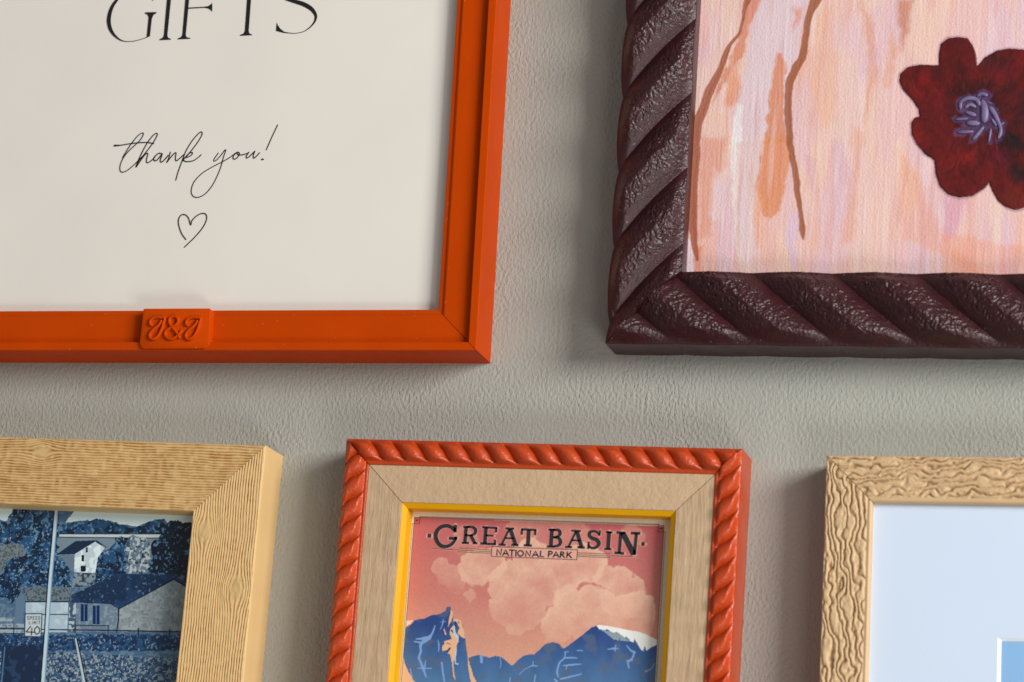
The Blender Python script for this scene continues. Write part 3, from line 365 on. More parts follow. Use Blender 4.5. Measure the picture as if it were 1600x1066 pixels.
TOWN = {'sky':[[(-84.14,-23.18),(-25.13,-21.03),(-24.31,-28.79),(-39.26,-29.03),(-40.84,-27.14),(-46.19,-28.32),(-51.44,-30.47),(-58.36,-30.09),(-65.46,-28.39),(-72.32,-28.98),(-80.5,-30.27),(-76.96,-24.89)],[(-112.2,-23.54),(-101.93,-23.82),(-102.58,-27.15),(-103.96,-30.18),(-111.29,-30.78)]],'roadw':[[(-82.44,-34.48),(-39.19,-32.8),(-39.02,-34.41),(-82.29,-35.72)]],'grey1':[[(-82.61,-35.93),(-39.0,-34.54),(-43.39,-41.2),(-84.57,-42.88)]],'house':[(-75.31,-41.85),(-67.63,-36.52),(-63.24,-38.63),(-65.87,-42.77),(-66.23,-48.63),(-74.72,-48.67)],'hroof':[(-82.88,-42.48),(-75.54,-36.96),(-67.31,-36.31),(-67.78,-36.98),(-75.24,-41.85)],'hroof2':[(-68.13,-36.34),(-66.97,-36.3),(-62.53,-38.86),(-63.54,-39.03),(-67.58,-36.97)],'hwin':[[(-71.11,-39.27),(-70.36,-39.24),(-70.15,-40.99),(-70.91,-41.02)],[(-72.52,-42.06),(-71.48,-42.02),(-71.2,-44.42),(-72.24,-44.46)],[(-72.38,-46.16),(-70.32,-46.08),(-70.06,-48.28),(-72.13,-48.36)]],'porch':[(-81.15,-42.41),(-75.48,-42.18),(-74.72,-48.67),(-77.11,-47.14)],'steps':[(-74.82,-49.0),(-65.85,-48.94),(-66.73,-53.2),(-74.82,-54.84)],'mott':[(-56.78,-34.92),(-52.4,-34.09),(-46.08,-35.47),(-44.04,-47.7),(-53.57,-48.1)],'roof':[(-77.47,-58.72),(-57.63,-48.6),(-35.03,-47.83),(-28.66,-51.55),(-29.57,-52.56),(-34.82,-49.76),(-55.31,-61.74),(-59.06,-60.1),(-74.88,-60.16)],'roofl':[(-55.31,-61.74,0.44),(-34.82,-49.76,0.44),(-29.25,-52.35,0.44)],'gable':[(-55.31,-61.74),(-34.81,-49.89),(-25.02,-53.96),(-23.45,-68.73),(-54.83,-70.2)],'front':[(-72.84,-59.94),(-59.07,-59.97),(-55.31,-61.74),(-54.83,-70.2),(-71.54,-70.99)],'fwin':[[(-70.82,-60.63),(-67.81,-60.49),(-67.06,-66.92),(-70.07,-67.05)],[(-65.97,-60.93),(-62.96,-60.79),(-62.15,-67.85),(-65.15,-67.99)]],'stones':[(-75.45,-60.06),(-72.7,-59.94),(-71.38,-71.18),(-74.25,-71.31)],'shed':[(-92.85,-60.71),(-75.74,-59.94),(-74.79,-71.4),(-91.58,-72.19)],'shedl':[[(-92.26,-65.49,0.38),(-75.38,-64.72,0.38)],[(-92.99,-60.71,0.5),(-75.74,-59.94,0.5)]],'sroof':[(-95.24,-55.41),(-75.38,-54.74),(-74.61,-59.5),(-92.9,-60.32)],'sgab':[(-95.04,-57.03),(-93.04,-60.32),(-93.25,-68.77),(-96.57,-68.93),(-96.93,-60.37)],'sign':[(-92.5,-65.24),(-85.8,-64.93),(-85.17,-73.57),(-91.74,-73.75)],'s40':[[(-89.78,-69.91,0.44),(-91.32,-72.05,0.44),(-88.13,-72.03,0.44)],[(-89.15,-70.53,0.44),(-89.04,-73.11,0.44)],[(-87.09,-69.78,0.44),(-87.95,-70.66,0.44),(-88.0,-71.96,0.44),(-87.0,-72.75,0.44),(-86.03,-72.19,0.44),(-86.02,-70.57,0.44),(-87.09,-69.78,0.44)]],'stxt':[[(-90.86,-66.2,0.23),(-91.48,-66.23,0.23),(-91.41,-66.81,0.23),(-90.78,-66.78,0.23),(-90.71,-67.36,0.23),(-91.34,-67.39,0.23)],[(-90.23,-67.34,0.23),(-90.37,-66.18,0.23),(-89.75,-66.15,0.23),(-89.68,-66.73,0.23),(-90.3,-66.76,0.23)],[(-88.64,-66.1,0.23),(-89.27,-66.13,0.23),(-89.13,-67.29,0.23),(-88.5,-67.26,0.23)],[(-89.2,-66.71,0.23),(-88.7,-66.68,0.23)],[(-87.54,-66.05,0.23),(-88.16,-66.08,0.23),(-88.02,-67.24,0.23),(-87.4,-67.21,0.23)],[(-88.09,-66.66,0.23),(-87.59,-66.63,0.23)],[(-87.06,-66.03,0.23),(-86.62,-66.01,0.23),(-86.37,-66.58,0.23),(-86.48,-67.17,0.23),(-86.92,-67.19,0.23),(-87.06,-66.03,0.23)],[(-90.57,-68.0,0.23),(-90.44,-69.03,0.23),(-89.82,-69.0,0.23)],[(-89.32,-67.94,0.23),(-89.19,-68.97,0.23)],[(-88.56,-68.95,0.23),(-88.69,-67.91,0.23),(-88.3,-68.52,0.23),(-88.07,-67.89,0.23),(-87.94,-68.92,0.23)],[(-87.44,-67.86,0.23),(-87.31,-68.89,0.23)],[(-86.81,-67.83,0.23),(-86.19,-67.8,0.23)],[(-86.5,-67.81,0.23),(-86.38,-68.84,0.23)]],'pole':[(-84.75,-23.86,1.13),(-84.36,-37.64,1.13),(-83.93,-53.94,1.26),(-83.0,-72.05,1.39),(-82.2,-91.3,1.51),(-81.2,-105.3,1.51)],'poleD':[(-85.73,-23.89,0.5),(-85.26,-37.67,0.5),(-84.9,-53.98,0.5),(-83.97,-72.09,0.5),(-83.16,-91.35,0.5)],'fence':[[(-104.8,-71.26,0.44),(-82.61,-70.74,0.44),(-53.85,-69.77,0.5),(-23.43,-68.92,0.5)],[(-46.81,-68.74,0.57),(-46.54,-71.09,0.57)],[(-34.41,-68.48,0.57),(-34.17,-70.7,0.57)],[(-55.45,-61.74,0.63),(-55.01,-65.59,0.57),(-55.14,-70.41,0.57)],[(-71.81,-68.62,0.38),(-58.82,-68.21,0.38)],[(-58.84,-68.01,0.38),(-58.57,-71.54,0.38)],[(-71.81,-68.62,0.38),(-71.61,-71.51,0.38)],[(-96.65,-69.45,0.38),(-96.21,-72.99,0.38)],[(-104.55,-73.19,0.32),(-92.06,-72.8,0.32)]],'lrail':[[(-105.3,-67.25),(-96.69,-66.86),(-96.52,-68.28),(-105.12,-68.67)],[(-105.01,-69.58),(-92.53,-69.0),(-92.36,-70.42),(-104.83,-71.0)],[(-104.73,-71.77),(-92.26,-71.19),(-92.1,-72.48),(-104.57,-73.07)]],'hedge':[(-105.88,-73.78),(-19.98,-69.71),(-19.34,-75.72),(-105.11,-79.89)],'box':[(-100.18,-77.52),(-83.82,-76.73),(-81.2,-105.3),(-99.02,-106.27)],'boxl':[(-99.2,-78.12,0.5),(-98.84,-92.16,0.63)],'diag':[(-71.21,-73.74,0.57),(-68.57,-81.64,0.82),(-65.68,-90.45,1.01),(-63.23,-97.97,1.01)],'ltree':[(-101.93,-23.82),(-83.79,-23.16),(-82.49,-42.8),(-77.11,-47.14),(-74.9,-54.2),(-94.93,-55.07),(-96.99,-61.02),(-107.75,-58.89),(-108.49,-53.04),(-103.15,-50.85),(-101.17,-44.21),(-94.98,-43.3),(-97.63,-38.82),(-104.61,-39.1),(-110.29,-38.66),(-111.29,-30.78),(-103.3,-29.82)],'rtree':[(-66.08,-49.93),(-65.95,-42.12),(-60.94,-37.69),(-57.81,-34.96),(-54.96,-35.82),(-54.25,-48.13),(-60.11,-50.97),(-65.36,-53.14)],'dtree':[(-45.25,-36.74),(-40.24,-32.64),(-39.75,-27.75),(-24.45,-27.5),(-21.8,-52.54),(-35.02,-47.96),(-44.65,-48.37)],'ftree':[(-82.42,-34.61),(-81.81,-30.98),(-77.12,-29.49),(-65.47,-28.26),(-58.36,-30.09),(-51.42,-30.6),(-46.2,-28.19),(-40.86,-26.95),(-38.5,-32.9)],'gpatch':[(-104.57,-39.42),(-97.28,-38.81),(-94.98,-43.3),(-101.13,-44.54),(-104.01,-49.57),(-108.36,-48.44),(-109.26,-41.26)]}
MAT = [(60.49,-62.45),(61.84,-63.59)]

# ------------------------------------------------------------------ wall
n = 41
X, Z = np.meshgrid(np.linspace(-2, 2, n), np.linspace(-1.5, 2, n))
wall = link('wall', np_mesh('wall', np.stack([X, 0 * X, Z], -1).reshape(-1, 3), grid_quads(n, n)), M['wall'])
tag(wall, kind='structure')

# ================================================================== 1. orange frame with the gifts notice
g = frame_root((-.264189, .223112), .6312, 'smooth orange frame with a raised initials badge, around the cream GIFTS thank you notice')
rect = (-262, 0, 0, 206)
prof = rows((0, 0, 3), (0, 21.2, 1), (.25, 21.5, 2), (2.9, 21.5, 1), (3.2, 21.2, 1), (3.7, 18.9, 1), (4.2, 18.6, 4), (13.6, 18.4, 1), (14.1, 18.2, 1), (14.9, 17.6, 1), (15.5, 17.5, 1), (16.2, 17.4, 1), (16.4, 17.2, 1), (16.4, 7, 0))
def odisp(T, W): return (fbm(T / 30, W / 2, 3) - .5) * .12 * (W > 4.2) * (W < 14)
for side, see in (('bottom', (-205, 0)), ('right', (0, 150)), ('top', (0, 0)), ('left', (0, 0))):
    member('moulding', side, rect, prof, M['orange'], g, disp=odisp, see=see if see[1] > see[0] else (rect[0] if side == 'top' else 0, (rect[0] if side == 'top' else 0) + 1), fine=2, gap=.13, sharp=12)
# sheet inside
cv = Canvas(np.linspace(-250, -12, 60), np.linspace(12, 194, 50), (222, 216, 207))
cv.H = .25 * (fbm(cv.X / 60, cv.Y / 60, 4) - .5)
sheet = link('printed_sheet', np_mesh('printed_sheet', P3(cv.X, cv.Y, 12.7 + cv.H).reshape(-1, 3), grid_quads(*cv.X.shape)), M['paper'], g)
marks('lettering', 12.95, M['ink'], sheet, ribbons=GIFTS_S, polys=GIFTS_P)
marks('handwriting', 12.95, M['ink'], sheet, ribbons=SCRIPT)
marks('heart_drawing', 12.95, M['ink'], sheet, ribbons=HEART)
# badge
bm_ = np.array(BADGE)
import bmesh
def rounded(pts, r, n=5):
    out = []; m = len(pts)
    for i in range(m):
        p0, p, p1 = (Vector(pts[i - 1]), Vector(pts[i]), Vector(pts[(i + 1) % m]))
        a = (p0 - p).normalized() * min(r, (p0 - p).length * .45); b = (p1 - p).normalized() * min(r, (p1 - p).length * .45)
        for k in range(n + 1):
            t = k / n; out.append(p + a * (1 - t) ** 2 + b * t ** 2)
    return out
def slab(name, pts, h0, h1, bev, mat, parent):
    c = sum((Vector(p) for p in pts), Vector((0, 0))) / len(pts)
    def ins(d): return [Vector(p) - (Vector(p) - c).normalized() * d for p in pts]
    layers = [(ins(0), h0), (ins(0), h1 - bev), (ins(bev * .3), h1 - bev * .3), (ins(bev), h1)]
    V = []; F = []; m = len(pts)
    for l, h in layers: V += [(p.x * .001, -h * .001, p.y * .001) for p in l]
    for j in range(3):
        for i in range(m): F.append((j * m + i, j * m + (i + 1) % m, (j + 1) * m + (i + 1) % m, (j + 1) * m + i))
    F.append(tuple(range(3 * m, 4 * m))); F.append(tuple(range(m))[::-1])
    me = bpy.data.meshes.new(name); me.from_pydata(V, [], F)
    b = bmesh.new(); b.from_mesh(me); bmesh.ops.recalc_face_normals(b, faces=b.faces); b.to_mesh(me); b.free()
    me.polygons.foreach_set('use_smooth', np.ones(len(me.polygons), bool)); me.set_sharp_from_angle(angle=math.radians(30))
    return link(name, me, mat, parent)
badge = slab('monogram_badge', rounded([(-130.3, 15.95), (-103.6, 15.95), (-103.0, 2.2), (-104.6, .5), (-129.4, .5), (-130.6, 2.2)], .7), 17, 22.6, .35, M['orange'], g)
V = []; F = []
for s_ in MONO: tube([p[:2] for p in s_], .68, 22.6, 14, 1.9, V, F)
me = bpy.data.meshes.new('monogram'); me.from_pydata(V, [], F); me.polygons.foreach_set('use_smooth', np.ones(len(F), bool))
mono = link('monogram', me, M['orange'], badge)

# ================================================================== 2. maroon twisted frame with the flower painting
b_ = frame_root((-.216575, .227012), -.0801, 'dark maroon twisted rope frame around a painting of a deep red flower on pink')
rect = (0, 0, 232, 205)
WB = 26.6
def strands(ph, w, width, A, env_in=.16, env_out=.2, power=.62):
    f = ph - np.floor(ph); lobe = .45 * np.sin(math.pi * f) + .55 * np.clip(1 - np.abs(2 * f - 1.0), 0, 1) ** .9
    v = np.clip(w / width, 0, 1)
    env = sstep(0, env_out, v) * (1 - .55 * sstep(1 - env_in, 1, v))
    return lobe, env, f
def leather(T, W, amp=.34):
    # fine creased skin: ridges of a warped noise
    wx = (fbm(T / 3, W / 3, 11) - .5) * 3.0; wy = (fbm(T / 3, W / 3, 17) - .5) * 3.0
    n1 = vn((T + wx) / 1.15, (W + wy) / .85, 21); n2 = vn((T - wy) / .62, (W + wx) / .55, 23)
    r = 1 - np.abs(2 * n1 - 1); r2 = 1 - np.abs(2 * n2 - 1)
    return amp * ((r ** 1.3 - .6) + .4 * (r2 - .5))
def brown(sgn, t0, k, P):
    def f(T, W):
        on = (W > .01) * (W < WB + .2)
        bend = 1.2 * np.sin(W / WB * math.pi)
        ph = (T - t0 + sgn * (k * W + bend)) / P
        lobe, env, fr = strands(ph, W, WB, 1)
        arc = np.sin(np.clip(W / WB, 0, 1) * math.pi) ** .8
        rough = sstep(.06, .3, fr) * (1 - sstep(.80, .95, fr))
        rough = rough * sstep(.03, .16, W / WB) * (.35 + .65 * fbm(T / 7, W / 7, 29) / .5)
        return on * (2.0 * arc + 5.6 * env * lobe + rough * leather(T, W) * 1.6 + .10 * (fbm(T * 1.0, W * 1.0, 5) - .5))
    return f
def bshift(sgn, t0, k, P):
    def f(T, W):
        ph = (T - t0) / P; fr = ph - np.floor(ph)
        return -(1 - sstep(0, 6, W)) * 1.5 * (np.clip(1 - (2 * fr - 1) ** 2, 0, 1) ** .7 - .5) * AMP
    return f
n_ = 104
prof = [(0, 0), (0, 6), (0, 12), (0, 16), (0, 17.9)] + [(WB * i / n_, 18.2 + 0 * i) for i in range(n_ + 1)] + [(WB + .05, 17), (WB + .1, 15), (WB + .1, 8)]
for side, see, sg, t0, k, P in (('bottom', (0, 155), 1, 99.2 - 14.8, 1.22, 29.4), ('left', (0, 135), -1, 36.0, 1.15, 28.6), ('top', (0, 1), -1, 20, 1.2, 29.4), ('right', (0, 1), 1, 20, 1.15, 28.6)):
    AMP = .25 if side == 'bottom' else 1.0
    a_ = AMP
    def sh(T, W, t0=t0, P=P, a=a_):
        fr = (T - t0) / P; fr = fr - np.floor(fr)
        return -(1 - sstep(0, 7, W)) * 1.5 * a * (np.clip(1 - (2 * fr - 1) ** 2, 0, 1) ** .7 - .6)
    member('moulding', side, rect, prof, M['maroon'], b_, disp=brown(sg, t0, k, P), shift=sh, see=see, fine=.25 if see[1] > 2 else 3, gap=.12, sharp=None, coarse=2)
xs = dense(22, 210, 22, 158, .24, 3); ys = dense(22, 183, 22, 136, .24, 3)
cv = Canvas(xs, ys, (220, 180, 176))
X, Y = cv.X, cv.Y
def mixc(c, m, al=1): cv.C[:] = cv.C * (1 - (m * al)[..., None]) + lin(c) * (m * al)[..., None]
mixc((222, 174, 156), sstep(.4, .65, fbm(X / 22, Y / 60, 41)), .75)
mixc((213, 180, 188), sstep(.40, .6, fbm(X / 14 + 5, Y / 45, 43)), .8)
mixc((225, 190, 170), sstep(.5, .7, fbm(X / 9 + 9, Y / 30, 47)), .6)
for i, (p, c, al) in enumerate(FL['wash']): cv.poly(p, c, al * .92, jit=1.3, jf=3.0, seed=50 + i, soft=1.5 if al < .85 else .7)
# dry brush streaks
st1 = fbm(X / 1.4, Y / 24, 61, 3); st2 = fbm(X / .4 + 3, Y / 12, 63, 2)
mixc((232, 212, 212), sstep(.55, .8, st1), .28); mixc((205, 132, 118), sstep(.56, .8, fbm(X / 2.6 + 40, Y / 22, 65)), .25)
mixc((214, 160, 175), sstep(.6, .8, st2) * sstep(60, 20, Y) , .4)
cv.C *= (1 + .10 * (fbm(X / .5, Y / .6, 67) - .5))[..., None]
for i, v in enumerate(FL['vein']):
    v = [(p[0], p[1], p[2] * 1.15) for p in v]
    cv.stroke(v, (158, 86, 60) if i == 0 else (150, 84, 50), .9, jit=.35, jf=2.5, seed=70 + i, soft=.22)
    cv.stroke([(p[0] + .45, p[1], p[2] * .35) for p in v], (150, 84, 56), .45, jit=.4, jf=2, seed=75 + i, soft=.3)
fl = FL['fl']
cxy = np.array([q[:2] for q in fl]).mean(0)
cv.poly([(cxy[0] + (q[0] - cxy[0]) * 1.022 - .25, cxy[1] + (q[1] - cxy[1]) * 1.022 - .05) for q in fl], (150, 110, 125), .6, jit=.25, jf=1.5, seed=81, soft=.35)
cv.H = .10 * (st1 - .5) + .06 * (st2 - .5)
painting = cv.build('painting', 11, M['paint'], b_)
tag(painting, 'pink and peach streaked painting with two brown vertical veins')
# the flower: thick paint standing slightly proud of the ground
fx = np.arange(95, 190, .2); p_ = np.array([q[:2] for q in fl]); fy = np.arange(p_[:, 1].min() - 1, p_[:, 1].max() + 1, .2)
fx = np.arange(p_[:, 0].min() - 1, p_[:, 0].max() + 1, .2)
cf = Canvas(fx, fy, (84, 10, 9))
for i, (x, y, r, c, al) in enumerate(FL['pt']): cf.blob(x, y, r * 1.15, c, al * .9, jit=.6, jf=3.0, seed=90 + i, soft=.9)
for s_ in FL['st']: cf.stroke([(p[0], p[1], p[2] * 2.4) for p in s_], (84, 62, 100), .55, jit=.8, jf=1.2, seed=93, soft=.5)
ang = np.arctan2(cf.Y - cxy[1], cf.X - cxy[0]); rad = np.hypot(cf.Y - cxy[1], cf.X - cxy[0])
br = fbm(ang * 9 + (fbm(cf.X / 5, cf.Y / 5, 96) - .5) * 4, rad / 7, 99, 2)
cf.C *= (1 + .7 * (br - .5) + .8 * (fbm(cf.X / 4, cf.Y / 6, 95, 2) - .5) + .5 * (fbm(cf.X / 1.2, cf.Y / 1.2, 98) - .5))[..., None]
cf.C = np.clip(cf.C, .002, 1)
b2, mk = cf.mask(fl, jit=.16, jf=1.2, seed=97, soft=.55)
K_ = np.zeros(cf.X.shape); K_[b2] = mk
cf.H = .05 + .32 * sstep(.45, 1, K_) + .16 * (br - .5)
flower = cf.build('flower', 11.1, M['petal'], painting, keep=K_ > .42)
V = []; F = []
for s_ in FL['st']: tube([(p[0], p[1], p[2] * 1.15) for p in s_], .4, 11.75, 8, .5, V, F)
me = bpy.data.meshes.new('stamens'); me.from_pydata(V, [], F); me.polygons.foreach_set('use_smooth', np.ones(len(F), bool))
link('stamens', me, M['lavender'], flower)

# ================================================================== 3. pine grained frame with the blue town photograph
t_ = frame_root((-.342123, .186511), -.6948, 'yellowish pine grain frame with knots around a blue toned photo of a town')
rect = (-215, -160, 0, 0)
WT = 25.6
KN = {'top': [(-88.4, 5.2, 5.2, 4.0), (-150, 15, 4, 3)], 'right': [(-33.5, 20.5, 5.6, 4.4), (-54.0, 6.0, 6.4, 4.6), (-108, 14, 5, 4)], 'left': [], 'bottom': []}
def pine_phase(side, T, W):
    F_ = W / 1.02 + .9 * (fbm(T / 16, W / 7, 201 + len(side)) - .5) + .28 * (fbm(T / 2.2, W / 1.6, 207) - .5)
    kn = 0 * T
    for (tk, wk, st, sw) in KN[side]:
        rr_ = ((T - tk + 1.4 * (fbm(T / 3, W / 3, 219) - .5)) / st) ** 2 + ((W - wk) / sw) ** 2; g_ = np.exp(-rr_)
        F_ = F_ - .92 * (W - wk) / 1.02 * g_ + 1.5 * g_ ** 2 * (fbm(T / 1.8, W / 1.8, 221) - .5); kn = np.maximum(kn, sstep(.5, 1.0, g_))
    return F_, kn
def pine_line(side, T, W):
    F_, kn = pine_phase(side, T, W)
    f = F_ - np.floor(F_); cell = np.floor(F_)
    l = np.clip(1 - np.abs(f - .5) * 2, 0, 1) ** .8
    am = (.55 + .9 * fbm(T / 9 + cell * 3.7, cell * 1.3, 211, 2)) * (1 - .75 * kn) * (.35 + 1.3 * vn(T / 1.5, cell + .5, 223))
    return l, am, kn
def pdisp(side):
    def f(T, W):
        on = (W > .3) * (W < WT - .3); l, am, kn = pine_line(side, T, W)
        a = .34 if side in ('right', 'left') else .22
        return on * (a * am * (l - 1) + .10 * kn * (fbm(T / .8, W / .8, 5) - .5) + .07 * (fbm(T / .9, W / .5, 9) - .5))
    return f
def pcol(side):
    def f(T, W):
        l, am, kn = pine_line(side, T, W); on = (W > .3) * (W < WT)
        base = lin((222, 186, 128), 1.04); dk = lin((158, 106, 48), 1.05)
        m = np.clip(on * am * (1.0 if side == 'top' else .6) * (1 - l), 0, 1)[..., None]  # dark grain; deeper on the top rail to paint in its weak groove shading
        c = base * (1 - m) + dk * m
        return c * (1 + .10 * (fbm(T / 14, W / 3, 213) - .5))[..., None] * (1 - .10 * kn)[..., None]
    return f
nW = 150
prof = [(0, 0), (0, 7), (0, 14), (0, 19.6), (.12, 20.5), (.4, 20.8)] + [(.4 + (WT - .6) * i / nW, 20.9) for i in range(1, nW + 1)] + [(WT, 20.6), (WT + .1, 18), (WT + .1, 6)]
for side, see in (('top', (-112, 0)), ('right', (-95, 0)), ('left', (-160, -159)), ('bottom', (-215, -214))):
    member('moulding', side, rect, prof, M['pine'], t_, disp=pdisp(side), colf=pcol(side), see=see, fine=.4 if see[1] - see[0] > 2 else 3, gap=.06, sharp=None, coarse=2)
K = TOWN
xs = dense(-195, -22, -122, -22, .17, 2.5); ys = dense(-140, -22, -98, -22, .17, 2.5)
cv = Canvas(xs, ys, (70, 100, 130)); X, Y = cv.X, cv.Y
NAVY = (10, 34, 60); MID = (34, 78, 118); DK = (7, 16, 30)
def specks(b, m, c, dens=.6, s=.9, al=1, seed=0):
    x = X[b]; y = Y[b]; nn = fbm(x / s, y / s, seed, 2); cv.put(b, m * sstep(dens, dens + .10, nn), c, al)
def foliage(pts, seed, lo=NAVY, hi=MID, jit=1.6, lt=True):
    b, m = cv.mask(pts, jit=jit, jf=2.2, seed=seed)
    cv.put(b, m, lo)
    # leafy clumps as small rounded cells
    x = X[b]; y = Y[b]; c = fbm(x / 2.6, y / 2.3, seed + 1, 3); cv.put(b, m * sstep(.42, .62, c), hi, .9)
    specks(b, m, (88, 130, 162), .62, 1.0, .9, seed + 2)
    if lt: specks(b, m, (150, 172, 188), .74, .6, .9, seed + 3)
    specks(b, m, DK, .66, 1.0, .8, seed + 4)
# mid ground tone
b = (slice(None), slice(None)); specks(b, np.ones(X.shape), (100, 126, 146), .5, 1.2, .8, 300)
for p in K['sky']: cv.poly(p, (208, 228, 234), jit=.5, jf=1.5, seed=301)
foliage(K['ftree'], 310, jit=1.0, lt=False)
for p in K['roadw']: cv.poly(p, (186, 198, 198))
for p in K['grey1']: cv.poly(p, (112, 132, 144))
cv.stroke([tuple(K['roadw'][0][0]) + (.35,), tuple(K['roadw'][0][1]) + (.35,)], DK)
cv.stroke([tuple(K['roadw'][0][3]) + (.35,), tuple(K['roadw'][0][2]) + (.35,)], NAVY)
foliage(K['ltree'], 320)
b, m = cv.mask(K['gpatch'], jit=.6, seed=330); cv.put(b, m, (112, 124, 128)); specks(b, m, (60, 74, 84), .5, .5, .8, 331)
b, m = cv.mask(K['mott'], jit=1.0, jf=2, seed=332); cv.put(b, m, (96, 116, 134)); specks(b, m, (178, 190, 190), .5, .9, .9, 333); specks(b, m, NAVY, .62, 1.0, .9, 334)
foliage(K['rtree'], 335)
foliage(K['dtree'], 340, lo=(10, 22, 38), hi=(18, 36, 58), lt=False)
cv.poly(K['steps'], (122, 140, 148), jit=.3, seed=344); b, m = cv.mask(K['steps']); specks(b, m, NAVY, .55, 1.0, .9, 345)
cv.poly(K['porch'], (98, 118, 134)); cv.poly(K['house'], (214, 228, 232)); cv.poly(K['hroof'], (20, 38, 66)); cv.poly(K['hroof2'], (30, 50, 76))
b, m = cv.mask(K['house']); specks(b, m, (140, 162, 176), .55, 2.0, .5, 349)
for p in K['hwin']: cv.poly(p, DK)
cv.poly(K['gable'], (134, 144, 148)); b, m = cv.mask(K['gable']); specks(b, m, (158, 168, 170), .5, 1.6, .6, 350); specks(b, m, (96, 110, 120), .64, .8, .6, 351)
cv.poly(K['front'], (104, 124, 142)); b, m = cv.mask(K['front']); specks(b, m, (140, 154, 162), .55, 1.1, .7, 352)
for p in K['fwin']:
    cv.poly(p, (14, 34, 66)); q = np.array(p)
    cv.stroke([tuple(q[[0, 1]].mean(0)) + (.45,), tuple(q[[2, 3]].mean(0)) + (.45,)], (70, 110, 160))
    for a_ in (0, 1): cv.stroke([tuple(q[a_]) + (.35,), tuple(q[3 - a_]) + (.35,)], (84, 120, 160))
cv.poly(K['stones'], (60, 84, 110)); b, m = cv.mask(K['stones']); specks(b, m, (186, 196, 198), .5, 1.3, .9, 353)
cv.poly(K['roof'], (16, 42, 72), jit=.12, seed=354); b, m = cv.mask(K['roof']); specks(b, m, (28, 62, 100), .5, 4, .6, 355); specks(b, m, (96, 124, 156), .74, .7, .8, 356)
cv.stroke(K['roofl'], DK, smooth=False)
cv.poly(K['shed'], (166, 188, 200)); b, m = cv.mask(K['shed']); specks(b, m, (196, 212, 218), .5, 2.4, .6, 357)
cv.poly(K['sroof'], (104, 118, 124), jit=.2, seed=358); b, m = cv.mask(K['sroof']); specks(b, m, (52, 66, 78), .52, .55, .9, 359)
cv.poly(K['sgab'], (92, 118, 142)); 
for l in K['shedl']: cv.stroke(l, NAVY)
for p in K['lrail']: cv.poly(p, (150, 166, 174)); b, m = cv.mask(p); specks(b, m, (80, 100, 120), .58, 1.0, .7, 361)
b, m = cv.mask(K['hedge'], jit=.8, seed=362); cv.put(b, m, (20, 44, 78)); specks(b, m, MID, .5, 1.1, .9, 363); specks(b, m, (124, 150, 170), .66, .7, .8, 364)
fd = [(-195, -68.5), (-22, -68.5), (-22, -141), (-195, -141)]
yh = np.array(K['hedge'])[:, 1].min() + .8
fd = [(-196, yh), (-20, yh), (-20, -141), (-196, -141)]
b, m = cv.mask(fd, jit=.8, seed=365); cv.put(b, m, (50, 80, 112)); specks(b, m, (20, 46, 80), .52, 1.2, .9, 366); specks(b, m, (136, 152, 158), .56, .75, .85, 367); specks(b, m, (176, 188, 188), .70, .55, .9, 368)
for f_ in K['fence']: cv.stroke(f_, (14, 30, 54), smooth=False)
cv.poly(K['box'], (18, 38, 66), jit=.3, seed=370); b, m = cv.mask(K['box']); specks(b, m, (40, 66, 98), .56, 2.2, .7, 371); cv.stroke(K['boxl'], (80, 120, 160), .8)
cv.stroke([(p[0] + .5, p[1], p[2]) for p in K['diag']], DK); cv.stroke(K['diag'], (178, 192, 196))
cv.poly(K['sign'], (190, 200, 202)); q = K['sign']
cv.stroke([tuple(p) + (.4,) for p in list(q) + [q[0]]], (30, 48, 70), smooth=False)
for s_ in K['s40']: cv.stroke(s_, (16, 26, 42), smooth=False, soft=.12)
for s_ in K['stxt']: cv.stroke(s_, (30, 44, 62), smooth=False, soft=.1)
cv.stroke(K['poleD'], DK); cv.stroke(K['pole'], (186, 208, 216)); cv.stroke([(p[0] + .7, p[1], p[2] * .3) for p in K['pole']], (116, 146, 172))
lum = cv.C.mean(-1); cv.H = .10 * np.clip(lum * 3, 0, 1)
ph = cv.build('photograph', 9.5, M['photo'], t_)
tag(ph, 'glossy navy and pale blue photo of houses, trees, a pole and a speed limit sign')

# ================================================================== 4. orange rope frame with the national park poster
r_ = frame_root((-.311320, .189720), -.3742, 'orange rope edged frame with tan panels and yellow lip around the Great Basin poster')
rect = (0, -196, 147, 0)
WR = 9.4
def rope(sg, t0, k, P, A=3.2):
    def f(T, W):
        on = (W > .01) * (W < 8.3)
        v = np.clip(W / 8.3, 0, 1)
        ph = (T + .5 * (vn(T / 9, 0 * T, 12) - .5) - t0 + sg * (k * W + .5 * np.sin(v * math.pi * 2 - .6))) / P; fr = ph - np.floor(ph)
        lobe = np.power(np.clip(1 - (2 * fr - 1) ** 2, 0, 1), .8) * (.88 + .2 * _h(np.floor(ph), 0 * ph, 3))
        env = sstep(0.02, .30, v) * (1 - sstep(.80, 1, v))
        arc = np.sin(v * math.pi) ** .7
        return on * (.9 * arc + A * env * (lobe - .35) + .12 * env * (fbm(T / .7, W / .7, 7) - .5))
    return f
prof = [(0, 0), (0, 7), (0, 14), (0, 19.8), (.15, 20.3)] + [(8.3 * i / 34, 20.45) for i in range(1, 35)] + [(8.5, 20.6), (9.2, 20.6), (9.4, 20.4), (9.42, 17)]
SIDES = (('top', (0, 147)), ('left', (-92, 0)), ('right', (-92, 0)), ('bottom', (0, 1)))
